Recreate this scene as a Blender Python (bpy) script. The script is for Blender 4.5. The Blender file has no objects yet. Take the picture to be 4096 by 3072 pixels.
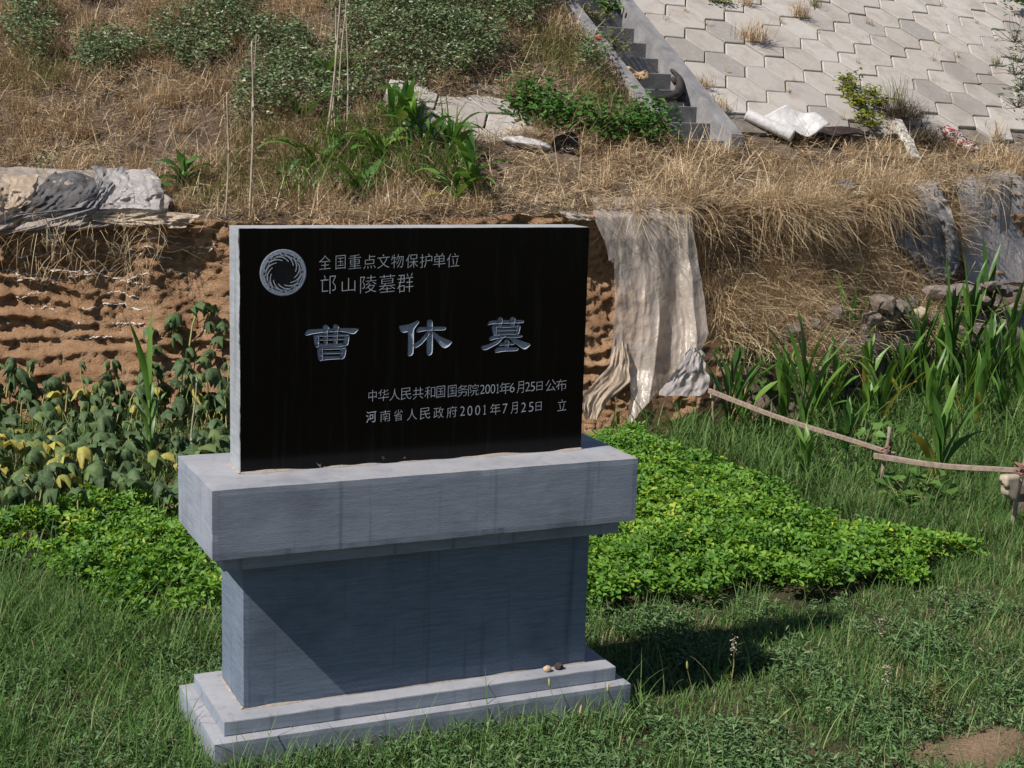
import bpy, bmesh, math, random
import numpy as np
from mathutils import Vector, Matrix, noise as mnoise

random.seed(7)
rng = np.random.default_rng(11)
scene = bpy.context.scene
COL = scene.collection
W, H = 4096.0, 3072.0

# ------------------------------------------------------------------ camera, world, sun
RIGHT = np.array([0.91095655, -0.41145724, 0.02934449])
UP = np.array([0.04674837, 0.17365547, 0.98369628])
FWD = np.array([0.40984479, 0.89473276, -0.17742754])
ROT = np.array([RIGHT, UP, FWD])
CAM = np.array([-2.15910583, -5.61297692, 2.577018])
F = 5955.6
cd = bpy.data.cameras.new('camera')
cd.sensor_width = 36.0
cd.lens = 36.0 * F / W
cd.clip_start = 0.05
cd.clip_end = 500.0
cam = bpy.data.objects.new('camera', cd)
COL.objects.link(cam)
m = Matrix.Identity(4)
for i in range(3):
    m[i][0], m[i][1], m[i][2], m[i][3] = RIGHT[i], UP[i], -FWD[i], CAM[i]
cam.matrix_world = m
scene.camera = cam

SUN_TO = Vector((-1.0, -0.22, 1.15)).normalized()      # towards the sun
SUN_EL = math.asin(SUN_TO.z)
SUN_AZ = math.atan2(SUN_TO.x, SUN_TO.y)
world = bpy.data.worlds.new('World')
scene.world = world
world.use_nodes = True
wn = world.node_tree
for n in list(wn.nodes):
    wn.nodes.remove(n)
sky = wn.nodes.new('ShaderNodeTexSky')
sky.sky_type = 'NISHITA'
sky.sun_disc = False
sky.sun_elevation = SUN_EL
sky.sun_rotation = SUN_AZ
sky.altitude = 150
sky.air_density = 1.0
sky.dust_density = 0.4
sky.ozone_density = 2.0
bg = wn.nodes.new('ShaderNodeBackground')
bg.inputs['Strength'].default_value = 0.048
wo = wn.nodes.new('ShaderNodeOutputWorld')
wn.links.new(sky.outputs['Color'], bg.inputs['Color'])
wn.links.new(bg.outputs['Background'], wo.inputs['Surface'])

sl = bpy.data.lights.new('sun', 'SUN')
sl.energy = 4.3
sl.angle = math.radians(0.53)
sl.color = (1.0, 0.93, 0.84)
so = bpy.data.objects.new('sun', sl)
COL.objects.link(so)
so.rotation_euler = SUN_TO.to_track_quat('Z', 'Y').to_euler()

scene.view_settings.view_transform = 'Standard'
scene.view_settings.look = 'None'
scene.view_settings.exposure = 0.5
scene.view_settings.gamma = 1.0
scene.render.film_transparent = False


# ------------------------------------------------------------------ helpers: rays and projection
def ray(u, v):
    return ROT.T @ np.array([(u - W / 2) / F, -(v - H / 2) / F, 1.0])


def at_z(u, v, z=0.0):
    d = ray(u, v)
    return CAM + d * ((z - CAM[2]) / d[2])


def at_y(u, v, y):
    d = ray(u, v)
    return CAM + d * ((y - CAM[1]) / d[1])


def project(P):
    d = (P - CAM) @ ROT.T
    return W / 2 + F * d[:, 0] / d[:, 2], H / 2 - F * d[:, 1] / d[:, 2]


# ------------------------------------------------------------------ helpers: noise
def _hash(ix, iy, seed):
    h = (ix.astype(np.int64) * 374761393 + iy.astype(np.int64) * 668265263 + seed * 1442695041) & 0xFFFFFFFF
    h = ((h ^ (h >> 13)) * 1274126177) & 0xFFFFFFFF
    return ((h ^ (h >> 16)) & 0xFFFF) / 65535.0


def vn(x, y, seed=0):
    x = np.asarray(x, float)
    y = np.asarray(y, float)
    ix, iy = np.floor(x), np.floor(y)
    fx, fy = x - ix, y - iy
    fx = fx * fx * (3 - 2 * fx)
    fy = fy * fy * (3 - 2 * fy)
    a = _hash(ix, iy, seed)
    b = _hash(ix + 1, iy, seed)
    c = _hash(ix, iy + 1, seed)
    d = _hash(ix + 1, iy + 1, seed)
    return (a * (1 - fx) + b * fx) * (1 - fy) + (c * (1 - fx) + d * fx) * fy


def fbm(x, y, seed=0, o=4):
    s, a, t = 0, 0.5, 0
    for k in range(o):
        s = s + a * vn(np.asarray(x) * 2 ** k, np.asarray(y) * 2 ** k, seed + k)
        t += a
        a *= 0.5
    return s / t


def inpoly(u, v, poly):
    inside = np.zeros(np.shape(u), bool)
    n = len(poly)
    for i in range(n):
        x1, y1 = poly[i]
        x2, y2 = poly[(i + 1) % n]
        c = ((y1 > v) != (y2 > v)) & (u < (x2 - x1) * (v - y1) / (y2 - y1 + 1e-9) + x1)
        inside ^= c
    return inside


# ------------------------------------------------------------------ helpers: objects
ORG = {}


def tag(o, label=None, cat=None, group=None, kind=None):
    if label:
        o['label'] = label
    if cat:
        o['category'] = cat
    if group:
        o['group'] = group
    if kind:
        o['kind'] = kind
    return o


def thing(name, label, cat, loc=(0, 0, 0), group=None):
    o = bpy.data.objects.new(name, None)
    o.empty_display_size = 0.1
    COL.objects.link(o)
    o.location = loc
    ORG[o] = np.array(loc, float)
    return tag(o, label, cat, group)


def mkmesh(name, V, Fc, mats, smooth=False, tint=None, mat_idx=None, loose=False):
    me = bpy.data.meshes.new(name)
    V = np.asarray(V, np.float32)
    if isinstance(Fc, np.ndarray):
        n, k = Fc.shape
        me.vertices.add(len(V))
        me.vertices.foreach_set('co', V.ravel())
        me.loops.add(n * k)
        me.loops.foreach_set('vertex_index', Fc.astype(np.int32).ravel())
        me.polygons.add(n)
        me.polygons.foreach_set('loop_start', np.arange(0, n * k, k, dtype=np.int32))
        me.update(calc_edges=True)
    else:
        me.from_pydata([tuple(v) for v in V], [], Fc)
        me.update()
    if not isinstance(mats, (list, tuple)):
        mats = [mats]
    for mt in mats:
        me.materials.append(mt)
    if mat_idx is not None:
        me.polygons.foreach_set('material_index', np.asarray(mat_idx, np.int32))
    if smooth:
        me.polygons.foreach_set('use_smooth', np.ones(len(me.polygons), bool))
    if tint is not None:
        a = me.attributes.new('tint', 'FLOAT', 'POINT')
        a.data.foreach_set('value', np.asarray(tint, np.float32))
    return me


def mkobj(name, V, Fc, mats, parent=None, origin=None, **kw):
    """world-space vertices -> object (origin at parent / given origin)"""
    V = np.asarray(V, float)
    if parent is not None:
        org = ORG[parent]
    elif origin is not None:
        org = np.array(origin, float)
    else:
        org = np.zeros(3)
    me = mkmesh(name, V - org, Fc, mats, **kw)
    o = bpy.data.objects.new(name, me)
    COL.objects.link(o)
    if parent is not None:
        o.parent = parent
    else:
        o.location = org
    ORG[o] = org
    return o


class MB:
    def __init__(s):
        s.v, s.f, s.m, s.t = [], [], [], []

    def add(s, V, Fc, mi=0, t=0.5):
        b = len(s.v)
        s.v += [tuple(map(float, q)) for q in V]
        s.f += [tuple(b + i for i in f) for f in Fc]
        s.m += [mi] * len(Fc)
        s.t += [t] * len(V)

    def box(s, x0, x1, y0, y1, z0, z1, bev=0.0, mi=0, t=0.5, M=None, seg=1):
        bm = bmesh.new()
        bmesh.ops.create_cube(bm, size=1)
        for v in bm.verts:
            v.co = Vector(((x0 + x1) / 2 + v.co.x * (x1 - x0), (y0 + y1) / 2 + v.co.y * (y1 - y0), (z0 + z1) / 2 + v.co.z * (z1 - z0)))
        if bev:
            bmesh.ops.bevel(bm, geom=bm.edges[:], offset=bev, segments=seg, affect='EDGES', profile=0.5)
        if M is not None:
            bmesh.ops.transform(bm, matrix=M, verts=bm.verts)
        bm.verts.index_update()
        s.add([v.co for v in bm.verts], [[v.index for v in f.verts] for f in bm.faces], mi, t)
        bm.free()

    def tube(s, pts, radii, n=8, mi=0, t=0.5, cap=True):
        pts = [Vector(map(float, p)) for p in pts]
        V, Fc = [], []
        up = Vector((0, 0, 1))
        for i, p in enumerate(pts):
            d = (pts[min(i + 1, len(pts) - 1)] - pts[max(i - 1, 0)]).normalized()
            a = d.cross(up)
            if a.length < 1e-3:
                a = d.cross(Vector((1, 0, 0)))
            a.normalize()
            b = d.cross(a)
            r = radii[i] if hasattr(radii, '__len__') else radii
            for k in range(n):
                th = 2 * math.pi * k / n
                V.append(p + (a * math.cos(th) + b * math.sin(th)) * r)
        for i in range(len(pts) - 1):
            for k in range(n):
                k2 = (k + 1) % n
                Fc.append((i * n + k, i * n + k2, (i + 1) * n + k2, (i + 1) * n + k))
        if cap:
            Fc.append(tuple(range(n - 1, -1, -1)))
            Fc.append(tuple((len(pts) - 1) * n + k for k in range(n)))
        s.add(V, Fc, mi, t)

    def build(s, name, mats, parent=None, origin=None, smooth=False):
        return mkobj(name, np.array(s.v), s.f, mats, parent, origin, smooth=smooth, tint=s.t, mat_idx=s.m)


# ------------------------------------------------------------------ materials
def newmat(name):
    mt = bpy.data.materials.new(name)
    mt.use_nodes = True
    nt = mt.node_tree
    for n in list(nt.nodes):
        nt.nodes.remove(n)
    out = nt.nodes.new('ShaderNodeOutputMaterial')
    return mt, nt, out


def N(nt, t, **kw):
    n = nt.nodes.new(t)
    for k, v in kw.items():
        setattr(n, k, v)
    return n


def ramp(nt, fac, stops, interp='LINEAR'):
    r = N(nt, 'ShaderNodeValToRGB')
    cr = r.color_ramp
    cr.interpolation = interp
    while len(cr.elements) < len(stops):
        cr.elements.new(0.5)
    for e, (p, c) in zip(cr.elements, stops):
        e.position = p
        e.color = (*c, 1)
    nt.links.new(fac, r.inputs['Fac'])
    return r.outputs['Color']


def noise_tex(nt, scale, detail=4, rough=0.55, stretch=None, dist=0.0, coord='Object'):
    tc = N(nt, 'ShaderNodeTexCoord')
    src = tc.outputs[coord]
    if stretch:
        mp = N(nt, 'ShaderNodeMapping')
        mp.inputs['Scale'].default_value = stretch
        nt.links.new(src, mp.inputs['Vector'])
        src = mp.outputs['Vector']
    n = N(nt, 'ShaderNodeTexNoise')
    n.inputs['Scale'].default_value = scale
    n.inputs['Detail'].default_value = detail
    n.inputs['Roughness'].default_value = rough
    n.inputs['Distortion'].default_value = dist
    nt.links.new(src, n.inputs['Vector'])
    return n.outputs['Fac']


def mix(nt, a, b, fac, mode='MIX'):
    mx = N(nt, 'ShaderNodeMix', data_type='RGBA', blend_type=mode)
    for sock, val in ((mx.inputs[0], fac), (mx.inputs[6], a), (mx.inputs[7], b)):
        if isinstance(val, (int, float)):
            sock.default_value = val
        elif isinstance(val, tuple):
            sock.default_value = (*val, 1)
        else:
            nt.links.new(val, sock)
    return mx.outputs[2]


def bump(nt, height, strength, dist=0.01):
    b = N(nt, 'ShaderNodeBump')
    b.inputs['Strength'].default_value = strength
    b.inputs['Distance'].default_value = dist
    nt.links.new(height, b.inputs['Height'])
    return b.outputs['Normal']


def principled(nt, out, color, rough=0.7, spec=0.3, normal=None, **kw):
    p = N(nt, 'ShaderNodeBsdfPrincipled')
    if isinstance(color, tuple):
        p.inputs['Base Color'].default_value = (*color, 1)
    else:
        nt.links.new(color, p.inputs['Base Color'])
    if isinstance(rough, (int, float)):
        p.inputs['Roughness'].default_value = rough
    else:
        nt.links.new(rough, p.inputs['Roughness'])
    p.inputs['Specular IOR Level'].default_value = spec
    for k, v in kw.items():
        p.inputs[k].default_value = v
    if normal is not None:
        nt.links.new(normal, p.inputs['Normal'])
    if out is not None:
        nt.links.new(p.outputs['BSDF'], out.inputs['Surface'])
    return p


def leafmat(name, stops, trans=0.3, rough=0.55, spec=0.25, nscale=0, nstops=None):
    mt, nt, out = newmat(name)
    at = N(nt, 'ShaderNodeAttribute', attribute_name='tint')
    c = ramp(nt, at.outputs['Fac'], stops)
    if nscale:
        f = noise_tex(nt, nscale, 3)
        f2 = ramp(nt, f, [(0.35, (0, 0, 0)), (0.65, (1, 1, 1))])
        c = mix(nt, c, mix(nt, c, nstops, 0.5), f2)
    p = principled(nt, None, c, rough, spec)
    tr = N(nt, 'ShaderNodeBsdfTranslucent')
    hs = N(nt, 'ShaderNodeHueSaturation')
    hs.inputs['Hue'].default_value = 0.485
    hs.inputs['Saturation'].default_value = 1.1
    hs.inputs['Value'].default_value = 1.25
    nt.links.new(c, hs.inputs['Color'])
    nt.links.new(hs.outputs['Color'], tr.inputs['Color'])
    ms = N(nt, 'ShaderNodeMixShader')
    ms.inputs[0].default_value = trans
    nt.links.new(p.outputs['BSDF'], ms.inputs[1])
    nt.links.new(tr.outputs['BSDF'], ms.inputs[2])
    nt.links.new(ms.outputs[0], out.inputs['Surface'])
    return mt


def simple(name, c1, c2, scale=8, rough=0.8, spec=0.25, bstr=0.3, bscale=None, stretch=None, detail=5):
    mt, nt, out = newmat(name)
    f = noise_tex(nt, scale, detail, stretch=stretch)
    c = ramp(nt, f, [(0.3, c1), (0.7, c2)])
    f2 = noise_tex(nt, bscale or scale * 5, 4, stretch=stretch)
    principled(nt, out, c, rough, spec, bump(nt, f2, bstr))
    return mt


def edge_mask(nt, val):
    mr = N(nt, 'ShaderNodeMapRange')
    mr.inputs['From Min'].default_value = -0.148
    mr.inputs['From Max'].default_value = -0.138
    mr.inputs['To Min'].default_value = 1.0
    mr.inputs['To Max'].default_value = 0.0
    nt.links.new(val, mr.inputs['Value'])
    return mr.outputs['Result']


def stone_mat(name, dark, light, chisel=0.0, warm=0.0, edge=False):
    """grey-blue limestone: fine horizontal bedding streaks, faint blotches, light dust and rain stains"""
    mt, nt, out = newmat(name)
    a = noise_tex(nt, 9.0, 6, 0.65, stretch=(0.7, 0.7, 9.0))
    b = noise_tex(nt, 40.0, 5, 0.7, stretch=(0.8, 0.8, 5.0))
    d = noise_tex(nt, 2.2, 4, 0.6)
    c = ramp(nt, a, [(0.3, dark), (0.5, tuple((x + y) / 2 for x, y in zip(dark, light))), (0.72, light)])
    c = mix(nt, c, tuple(x * 0.72 for x in dark), ramp(nt, b, [(0.56, (0, 0, 0)), (0.72, (0.7, 0.7, 0.7))]))
    c = mix(nt, c, tuple(min(1, x * 1.16) for x in light), ramp(nt, d, [(0.45, (0, 0, 0)), (0.75, (0.55, 0.55, 0.55))]))
    # pits
    pt = noise_tex(nt, 130.0, 1, 0.4)
    c = mix(nt, c, tuple(x * 0.35 for x in dark), ramp(nt, pt, [(0.79, (0, 0, 0)), (0.83, (0.8, 0.8, 0.8))]))
    # vertical run-off stains
    st = noise_tex(nt, 3.5, 2, 0.5, stretch=(6.0, 6.0, 0.25))
    c = mix(nt, c, tuple(x * 0.55 for x in dark), ramp(nt, st, [(0.60, (0, 0, 0)), (0.74, (0.55, 0.55, 0.55))]))
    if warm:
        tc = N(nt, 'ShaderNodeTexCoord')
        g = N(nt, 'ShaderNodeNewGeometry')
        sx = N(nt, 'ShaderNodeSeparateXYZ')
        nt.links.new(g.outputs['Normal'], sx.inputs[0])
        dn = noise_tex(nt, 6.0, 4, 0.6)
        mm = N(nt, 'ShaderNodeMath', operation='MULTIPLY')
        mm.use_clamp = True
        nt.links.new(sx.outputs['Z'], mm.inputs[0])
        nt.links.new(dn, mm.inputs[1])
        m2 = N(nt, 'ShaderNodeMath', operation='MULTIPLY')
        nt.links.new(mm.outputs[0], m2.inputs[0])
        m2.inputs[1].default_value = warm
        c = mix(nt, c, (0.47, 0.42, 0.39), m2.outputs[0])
    # soil splash close to the ground
    tg = N(nt, 'ShaderNodeTexCoord')
    sg = N(nt, 'ShaderNodeSeparateXYZ')
    nt.links.new(tg.outputs['Object'], sg.inputs[0])
    mr = N(nt, 'ShaderNodeMapRange')
    mr.inputs['From Min'].default_value = 0.0
    mr.inputs['From Max'].default_value = 0.17
    mr.inputs['To Min'].default_value = 0.34
    mr.inputs['To Max'].default_value = 0.0
    nt.links.new(sg.outputs['Z'], mr.inputs['Value'])
    ag = N(nt, 'ShaderNodeMath', operation='ADD')
    nt.links.new(noise_tex(nt, 13.0, 5, 0.7), ag.inputs[0])
    nt.links.new(mr.outputs['Result'], ag.inputs[1])
    c = mix(nt, c, (0.20, 0.16, 0.12), ramp(nt, ag.outputs[0], [(0.62, (0, 0, 0)), (0.85, (0.75, 0.75, 0.75))]))
    # broad dark weathering clouds
    wc = noise_tex(nt, 1.6, 5, 0.65, stretch=(1, 1, 1.6))
    c = mix(nt, c, tuple(x * 0.62 for x in dark), ramp(nt, wc, [(0.52, (0, 0, 0)), (0.72, (0.6, 0.6, 0.6))]))
    if edge:
        ye = N(nt, 'ShaderNodeMath', operation='ADD')
        nt.links.new(sg.outputs['Y'], ye.inputs[0])
        en = N(nt, 'ShaderNodeMath', operation='MULTIPLY')
        en.inputs[1].default_value = -0.13
        nt.links.new(noise_tex(nt, 5.0, 6, 0.7), en.inputs[0])
        nt.links.new(en.outputs[0], ye.inputs[1])
        c = mix(nt, c, (0.012, 0.012, 0.014), edge_mask(nt, ye.outputs[0]))
    h = b
    if chisel:
        w = N(nt, 'ShaderNodeTexWave', wave_type='BANDS', bands_direction='DIAGONAL')
        w.inputs['Scale'].default_value = 26.0
        w.inputs['Distortion'].default_value = 3.0
        w.inputs['Detail'].default_value = 2.0
        w.inputs['Detail Scale'].default_value = 1.5
        tc2 = N(nt, 'ShaderNodeTexCoord')
        nt.links.new(tc2.outputs['Object'], w.inputs['Vector'])
        h = mix(nt, b, w.outputs['Color'], chisel)
    principled(nt, out, c, 0.72, 0.3, bump(nt, h, 0.25, 0.004))
    return mt


M = {}
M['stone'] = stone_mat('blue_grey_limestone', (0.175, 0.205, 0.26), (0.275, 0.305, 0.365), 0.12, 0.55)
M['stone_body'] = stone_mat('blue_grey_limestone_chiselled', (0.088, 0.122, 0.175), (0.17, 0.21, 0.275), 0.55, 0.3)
M['tablet_edge'] = stone_mat('rough_granite_edge', (0.22, 0.245, 0.28), (0.36, 0.385, 0.42), 0.0, 0.3, True)

mt, nt, out = newmat('black_polished_granite')
sp = noise_tex(nt, 420.0, 2)
c = ramp(nt, sp, [(0.5, (0.0012, 0.0012, 0.0015)), (0.75, (0.003, 0.003, 0.0035))])
stn = noise_tex(nt, 3.0, 3, 0.6, stretch=(9, 1, 0.5))
c = mix(nt, c, (0.012, 0.013, 0.016), ramp(nt, stn, [(0.55, (0, 0, 0)), (0.8, (0.5, 0.5, 0.5))]))
ch = noise_tex(nt, 22.0, 4, 0.7)
tc = N(nt, 'ShaderNodeTexCoord')
sx = N(nt, 'ShaderNodeSeparateXYZ')
nt.links.new(tc.outputs['Object'], sx.inputs[0])
zlow = N(nt, 'ShaderNodeMapRange')
zlow.inputs['From Min'].default_value = 1.16
zlow.inputs['From Max'].default_value = 1.23
zlow.inputs['To Min'].default_value = 0.16
zlow.inputs['To Max'].default_value = 0.0
nt.links.new(sx.outputs['Z'], zlow.inputs['Value'])
ad = N(nt, 'ShaderNodeMath', operation='ADD')
nt.links.new(ch, ad.inputs[0])
nt.links.new(zlow.outputs['Result'], ad.inputs[1])
c = mix(nt, c, (0.30, 0.27, 0.26), ramp(nt, ad.outputs[0], [(0.755, (0, 0, 0)), (0.79, (1, 1, 1))]))
principled(nt, out, c, ramp(nt, sp, [(0.3, (0.14, 0.14, 0.14)), (0.7, (0.20, 0.20, 0.20))]), 0.22)
M['granite'] = mt
M['letter'] = simple('engraved_paint', (0.24, 0.285, 0.36), (0.33, 0.375, 0.45), 30, 0.8, 0.2, 0.2)
M['letter_fine'] = simple('engraved_line_paint', (0.36, 0.39, 0.44), (0.48, 0.51, 0.55), 60, 0.8, 0.2, 0.1)
M['letter_dark'] = simple('engraved_recess', (0.004, 0.004, 0.006), (0.010, 0.010, 0.012), 30, 0.5, 0.2, 0.1)
M['concrete'] = simple('grey_concrete', (0.165, 0.165, 0.178), (0.285, 0.28, 0.285), 7, 0.9, 0.2, 0.35, 60)
M['step'] = simple('dark_grey_concrete', (0.13, 0.13, 0.14), (0.235, 0.228, 0.228), 6, 0.9, 0.2, 0.35, 50)
M['cement_bed'] = simple('brown_cement_bed', (0.13, 0.115, 0.10), (0.24, 0.21, 0.185), 6, 0.95, 0.1, 0.5, 40)

mt, nt, out = newmat('hexagonal_concrete_slab')
at = N(nt, 'ShaderNodeAttribute', attribute_name='tint')
c = ramp(nt, at.outputs['Fac'], [(0.0, (0.30, 0.28, 0.262)), (0.07, (0.33, 0.31, 0.29)), (0.12, (0.40, 0.37, 0.345)), (0.6, (0.445, 0.412, 0.38)), (1.0, (0.475, 0.45, 0.425))])
f1 = noise_tex(nt, 4.0, 6, 0.65, dist=0.4)
c = mix(nt, c, (0.30, 0.262, 0.23), ramp(nt, f1, [(0.48, (0, 0, 0)), (0.68, (0.6, 0.6, 0.6))]))
f2 = noise_tex(nt, 18.0, 6, 0.75, dist=0.6)
c = mix(nt, c, (0.50, 0.485, 0.465), ramp(nt, f2, [(0.52, (0, 0, 0)), (0.70, (0.55, 0.55, 0.55))]))
f3 = noise_tex(nt, 60.0, 3, 0.7)
c = mix(nt, c, (0.20, 0.185, 0.17), ramp(nt, f3, [(0.62, (0, 0, 0)), (0.74, (0.5, 0.5, 0.5))]))
c = mix(nt, c, (0.24, 0.205, 0.175), ramp(nt, noise_tex(nt, 1.3, 6, 0.7, dist=0.8), [(0.50, (0, 0, 0)), (0.72, (0.55, 0.55, 0.55))]))
c = mix(nt, c, (0.13, 0.115, 0.10), ramp(nt, noise_tex(nt, 9.0, 5, 0.8), [(0.66, (0, 0, 0)), (0.76, (0.5, 0.5, 0.5))]))
principled(nt, out, c, 0.92, 0.15, bump(nt, f2, 0.35, 0.008))
M['slab'] = mt

# soil of the cut face
mt, nt, out = newmat('orange_brown_soil')
f1 = noise_tex(nt, 3.2, 8, 0.7, stretch=(1, 1, 2.0))
f2 = noise_tex(nt, 24.0, 8, 0.85, stretch=(1, 1, 1.5))
c = ramp(nt, f1, [(0.32, (0.34, 0.195, 0.11)), (0.5, (0.50, 0.305, 0.178)), (0.66, (0.62, 0.41, 0.255))])
c = mix(nt, c, (0.20, 0.12, 0.075), ramp(nt, f2, [(0.50, (0, 0, 0)), (0.68, (0.6, 0.6, 0.6))]))
c = mix(nt, c, (0.50, 0.40, 0.31), ramp(nt, noise_tex(nt, 60.0, 3, 0.7), [(0.64, (0, 0, 0)), (0.74, (0.6, 0.6, 0.6))]))
vo = N(nt, 'ShaderNodeTexVoronoi')
vo.inputs['Scale'].default_value = 70.0
vo.inputs['Randomness'].default_value = 1.0
nt.links.new(N(nt, 'ShaderNodeTexCoord').outputs['Object'], vo.inputs['Vector'])
hh = mix(nt, mix(nt, f1, f2, 0.6), vo.outputs['Distance'], 0.14)
principled(nt, out, c, 0.95, 0.08, bump(nt, hh, 1.0, 0.10))
M['soil'] = mt
mt, nt, out = newmat('straw_litter_soil')
f1 = noise_tex(nt, 5.0, 8, 0.75)
f2 = noise_tex(nt, 55.0, 5, 0.75, stretch=(1, 3, 1))
c = ramp(nt, f1, [(0.3, (0.11, 0.085, 0.065)), (0.5, (0.21, 0.165, 0.13)), (0.7, (0.33, 0.27, 0.22))])
c = mix(nt, c, (0.085, 0.06, 0.045), ramp(nt, f2, [(0.48, (0, 0, 0)), (0.66, (0.8, 0.8, 0.8))]))
principled(nt, out, c, 0.95, 0.05, bump(nt, f2, 0.9, 0.04))
M['litter'] = mt
mt, nt, out = newmat('garden_ground')
f1 = noise_tex(nt, 1.8, 7, 0.7)
f2 = noise_tex(nt, 45.0, 5, 0.7)
c = ramp(nt, f1, [(0.36, (0.045, 0.05, 0.026)), (0.52, (0.085, 0.075, 0.045)), (0.66, (0.17, 0.125, 0.085))])
c = mix(nt, c, (0.03, 0.032, 0.018), ramp(nt, f2, [(0.46, (0, 0, 0)), (0.64, (0.7, 0.7, 0.7))]))
at = N(nt, 'ShaderNodeAttribute', attribute_name='tint')
dirt = ramp(nt, f2, [(0.3, (0.22, 0.15, 0.10)), (0.7, (0.36, 0.25, 0.175))])
c = mix(nt, c, dirt, at.outputs['Fac'])
principled(nt, out, c, 0.95, 0.05, bump(nt, f2, 0.8, 0.03))
M['ground'] = mt
M['root'] = simple('pale_root', (0.50, 0.46, 0.42), (0.68, 0.64, 0.60), 20, 0.9, 0.1, 0.3)

# foliage
M['lawn'] = leafmat('lawn_blades', [(0.0, (0.044, 0.105, 0.028)), (0.45, (0.098, 0.200, 0.050)), (0.75, (0.170, 0.280, 0.085)), (0.87, (0.27, 0.32, 0.14)), (0.93, (0.30, 0.26, 0.14)), (1.0, (0.45, 0.37, 0.23))], 0.3)
M['crab'] = leafmat('crabgrass_blades', [(0.0, (0.045, 0.095, 0.026)), (0.5, (0.085, 0.165, 0.042)), (0.85, (0.145, 0.24, 0.070)), (1.0, (0.26, 0.31, 0.13))], 0.35)
M['weed'] = leafmat('knotweed_leaves', [(0.0, (0.050, 0.110, 0.042)), (0.6, (0.115, 0.205, 0.080)), (1.0, (0.23, 0.32, 0.15))], 0.25)
M['straw'] = leafmat('dry_straw', [(0.0, (0.20, 0.145, 0.10)), (0.3, (0.37, 0.27, 0.165)), (0.7, (0.53, 0.405, 0.25)), (1.0, (0.70, 0.58, 0.40))], 0.12, 0.75, 0.15)
M['olive'] = leafmat('yellowing_grass', [(0.0, (0.065, 0.095, 0.028)), (0.5, (0.15, 0.165, 0.05)), (1.0, (0.36, 0.31, 0.13))], 0.25)
M['slopeweed'] = leafmat('grey_green_leaves', [(0.0, (0.050, 0.092, 0.036)), (0.5, (0.135, 0.195, 0.088)), (0.82, (0.26, 0.32, 0.18)), (1.0, (0.55, 0.57, 0.43))], 0.2, 0.6)
M['peanut'] = leafmat('peanut_leaves', [(0.0, (0.045, 0.125, 0.020)), (0.5, (0.115, 0.255, 0.030)), (0.85, (0.21, 0.36, 0.040)), (1.0, (0.38, 0.44, 0.060))], 0.3, 0.5, 0.3)
M['pumpkin'] = leafmat('pumpkin_leaves', [(0.0, (0.024, 0.062, 0.024)), (0.55, (0.080, 0.155, 0.058)), (0.70, (0.15, 0.22, 0.066)), (0.80, (0.32, 0.31, 0.065)), (1.0, (0.58, 0.50, 0.11))], 0.25, 0.6, 0.25, 55, (0.16, 0.19, 0.10))
M['stem'] = leafmat('pale_green_stem', [(0.0, (0.15, 0.20, 0.07)), (1.0, (0.48, 0.42, 0.17))], 0.1)
M['corn'] = leafmat('corn_leaves', [(0.0, (0.032, 0.088, 0.024)), (0.5, (0.075, 0.175, 0.034)), (0.8, (0.15, 0.28, 0.05)), (0.93, (0.22, 0.27, 0.06)), (1.0, (0.48, 0.36, 0.07))], 0.3, 0.42, 0.4)
M['cornstalk'] = leafmat('corn_stalk', [(0.0, (0.10, 0.17, 0.05)), (1.0, (0.20, 0.25, 0.08))], 0.05)
M['vine'] = leafmat('vine_leaves', [(0.0, (0.030, 0.085, 0.018)), (0.6, (0.060, 0.155, 0.030)), (1.0, (0.13, 0.24, 0.055))], 0.3)
M['creeper'] = leafmat('yellow_green_creeper', [(0.0, (0.055, 0.10, 0.015)), (0.5, (0.16, 0.19, 0.022)), (1.0, (0.32, 0.29, 0.03))], 0.3)
M['dryflower'] = leafmat('dried_flower', [(0.0, (0.22, 0.16, 0.11)), (1.0, (0.48, 0.41, 0.33))], 0.1)
M['darktwig'] = leafmat('dark_twigs', [(0.0, (0.05, 0.04, 0.028)), (1.0, (0.17, 0.135, 0.09))], 0.05, 0.8)

M['bamboo'] = simple('weathered_bamboo', (0.27, 0.22, 0.17), (0.46, 0.39, 0.31), 14, 0.75, 0.2, 0.2, stretch=(4, 4, 0.6))
M['wood'] = simple('grey_brown_wood', (0.17, 0.125, 0.10), (0.33, 0.265, 0.215), 12, 0.8, 0.2, 0.3, 50, stretch=(0.6, 3, 3))
M['twine'] = simple('red_brown_twine', (0.15, 0.07, 0.055), (0.32, 0.20, 0.16), 40, 0.9, 0.1, 0.2)
M['twine_pale'] = simple('pale_twine', (0.42, 0.37, 0.30), (0.58, 0.52, 0.44), 40, 0.9, 0.1, 0.2)
M['pebble'] = simple('tan_pebble', (0.42, 0.29, 0.18), (0.55, 0.41, 0.28), 25, 0.6, 0.3, 0.1)
M['darkpebble'] = simple('dark_clod', (0.035, 0.028, 0.025), (0.09, 0.07, 0.055), 40, 0.9, 0.1, 0.5)


def crease(nt):
    tc = N(nt, 'ShaderNodeTexCoord')
    vo = N(nt, 'ShaderNodeTexVoronoi', feature='DISTANCE_TO_EDGE')
    vo.inputs['Scale'].default_value = 9.0
    mp = N(nt, 'ShaderNodeMapping')
    mp.inputs['Scale'].default_value = (1.6, 1.6, 0.7)
    nt.links.new(tc.outputs['Object'], mp.inputs['Vector'])
    nt.links.new(mp.outputs['Vector'], vo.inputs['Vector'])
    return mix(nt, vo.outputs['Distance'], noise_tex(nt, 18.0, 5, 0.65, dist=1.0), 0.45)


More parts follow.
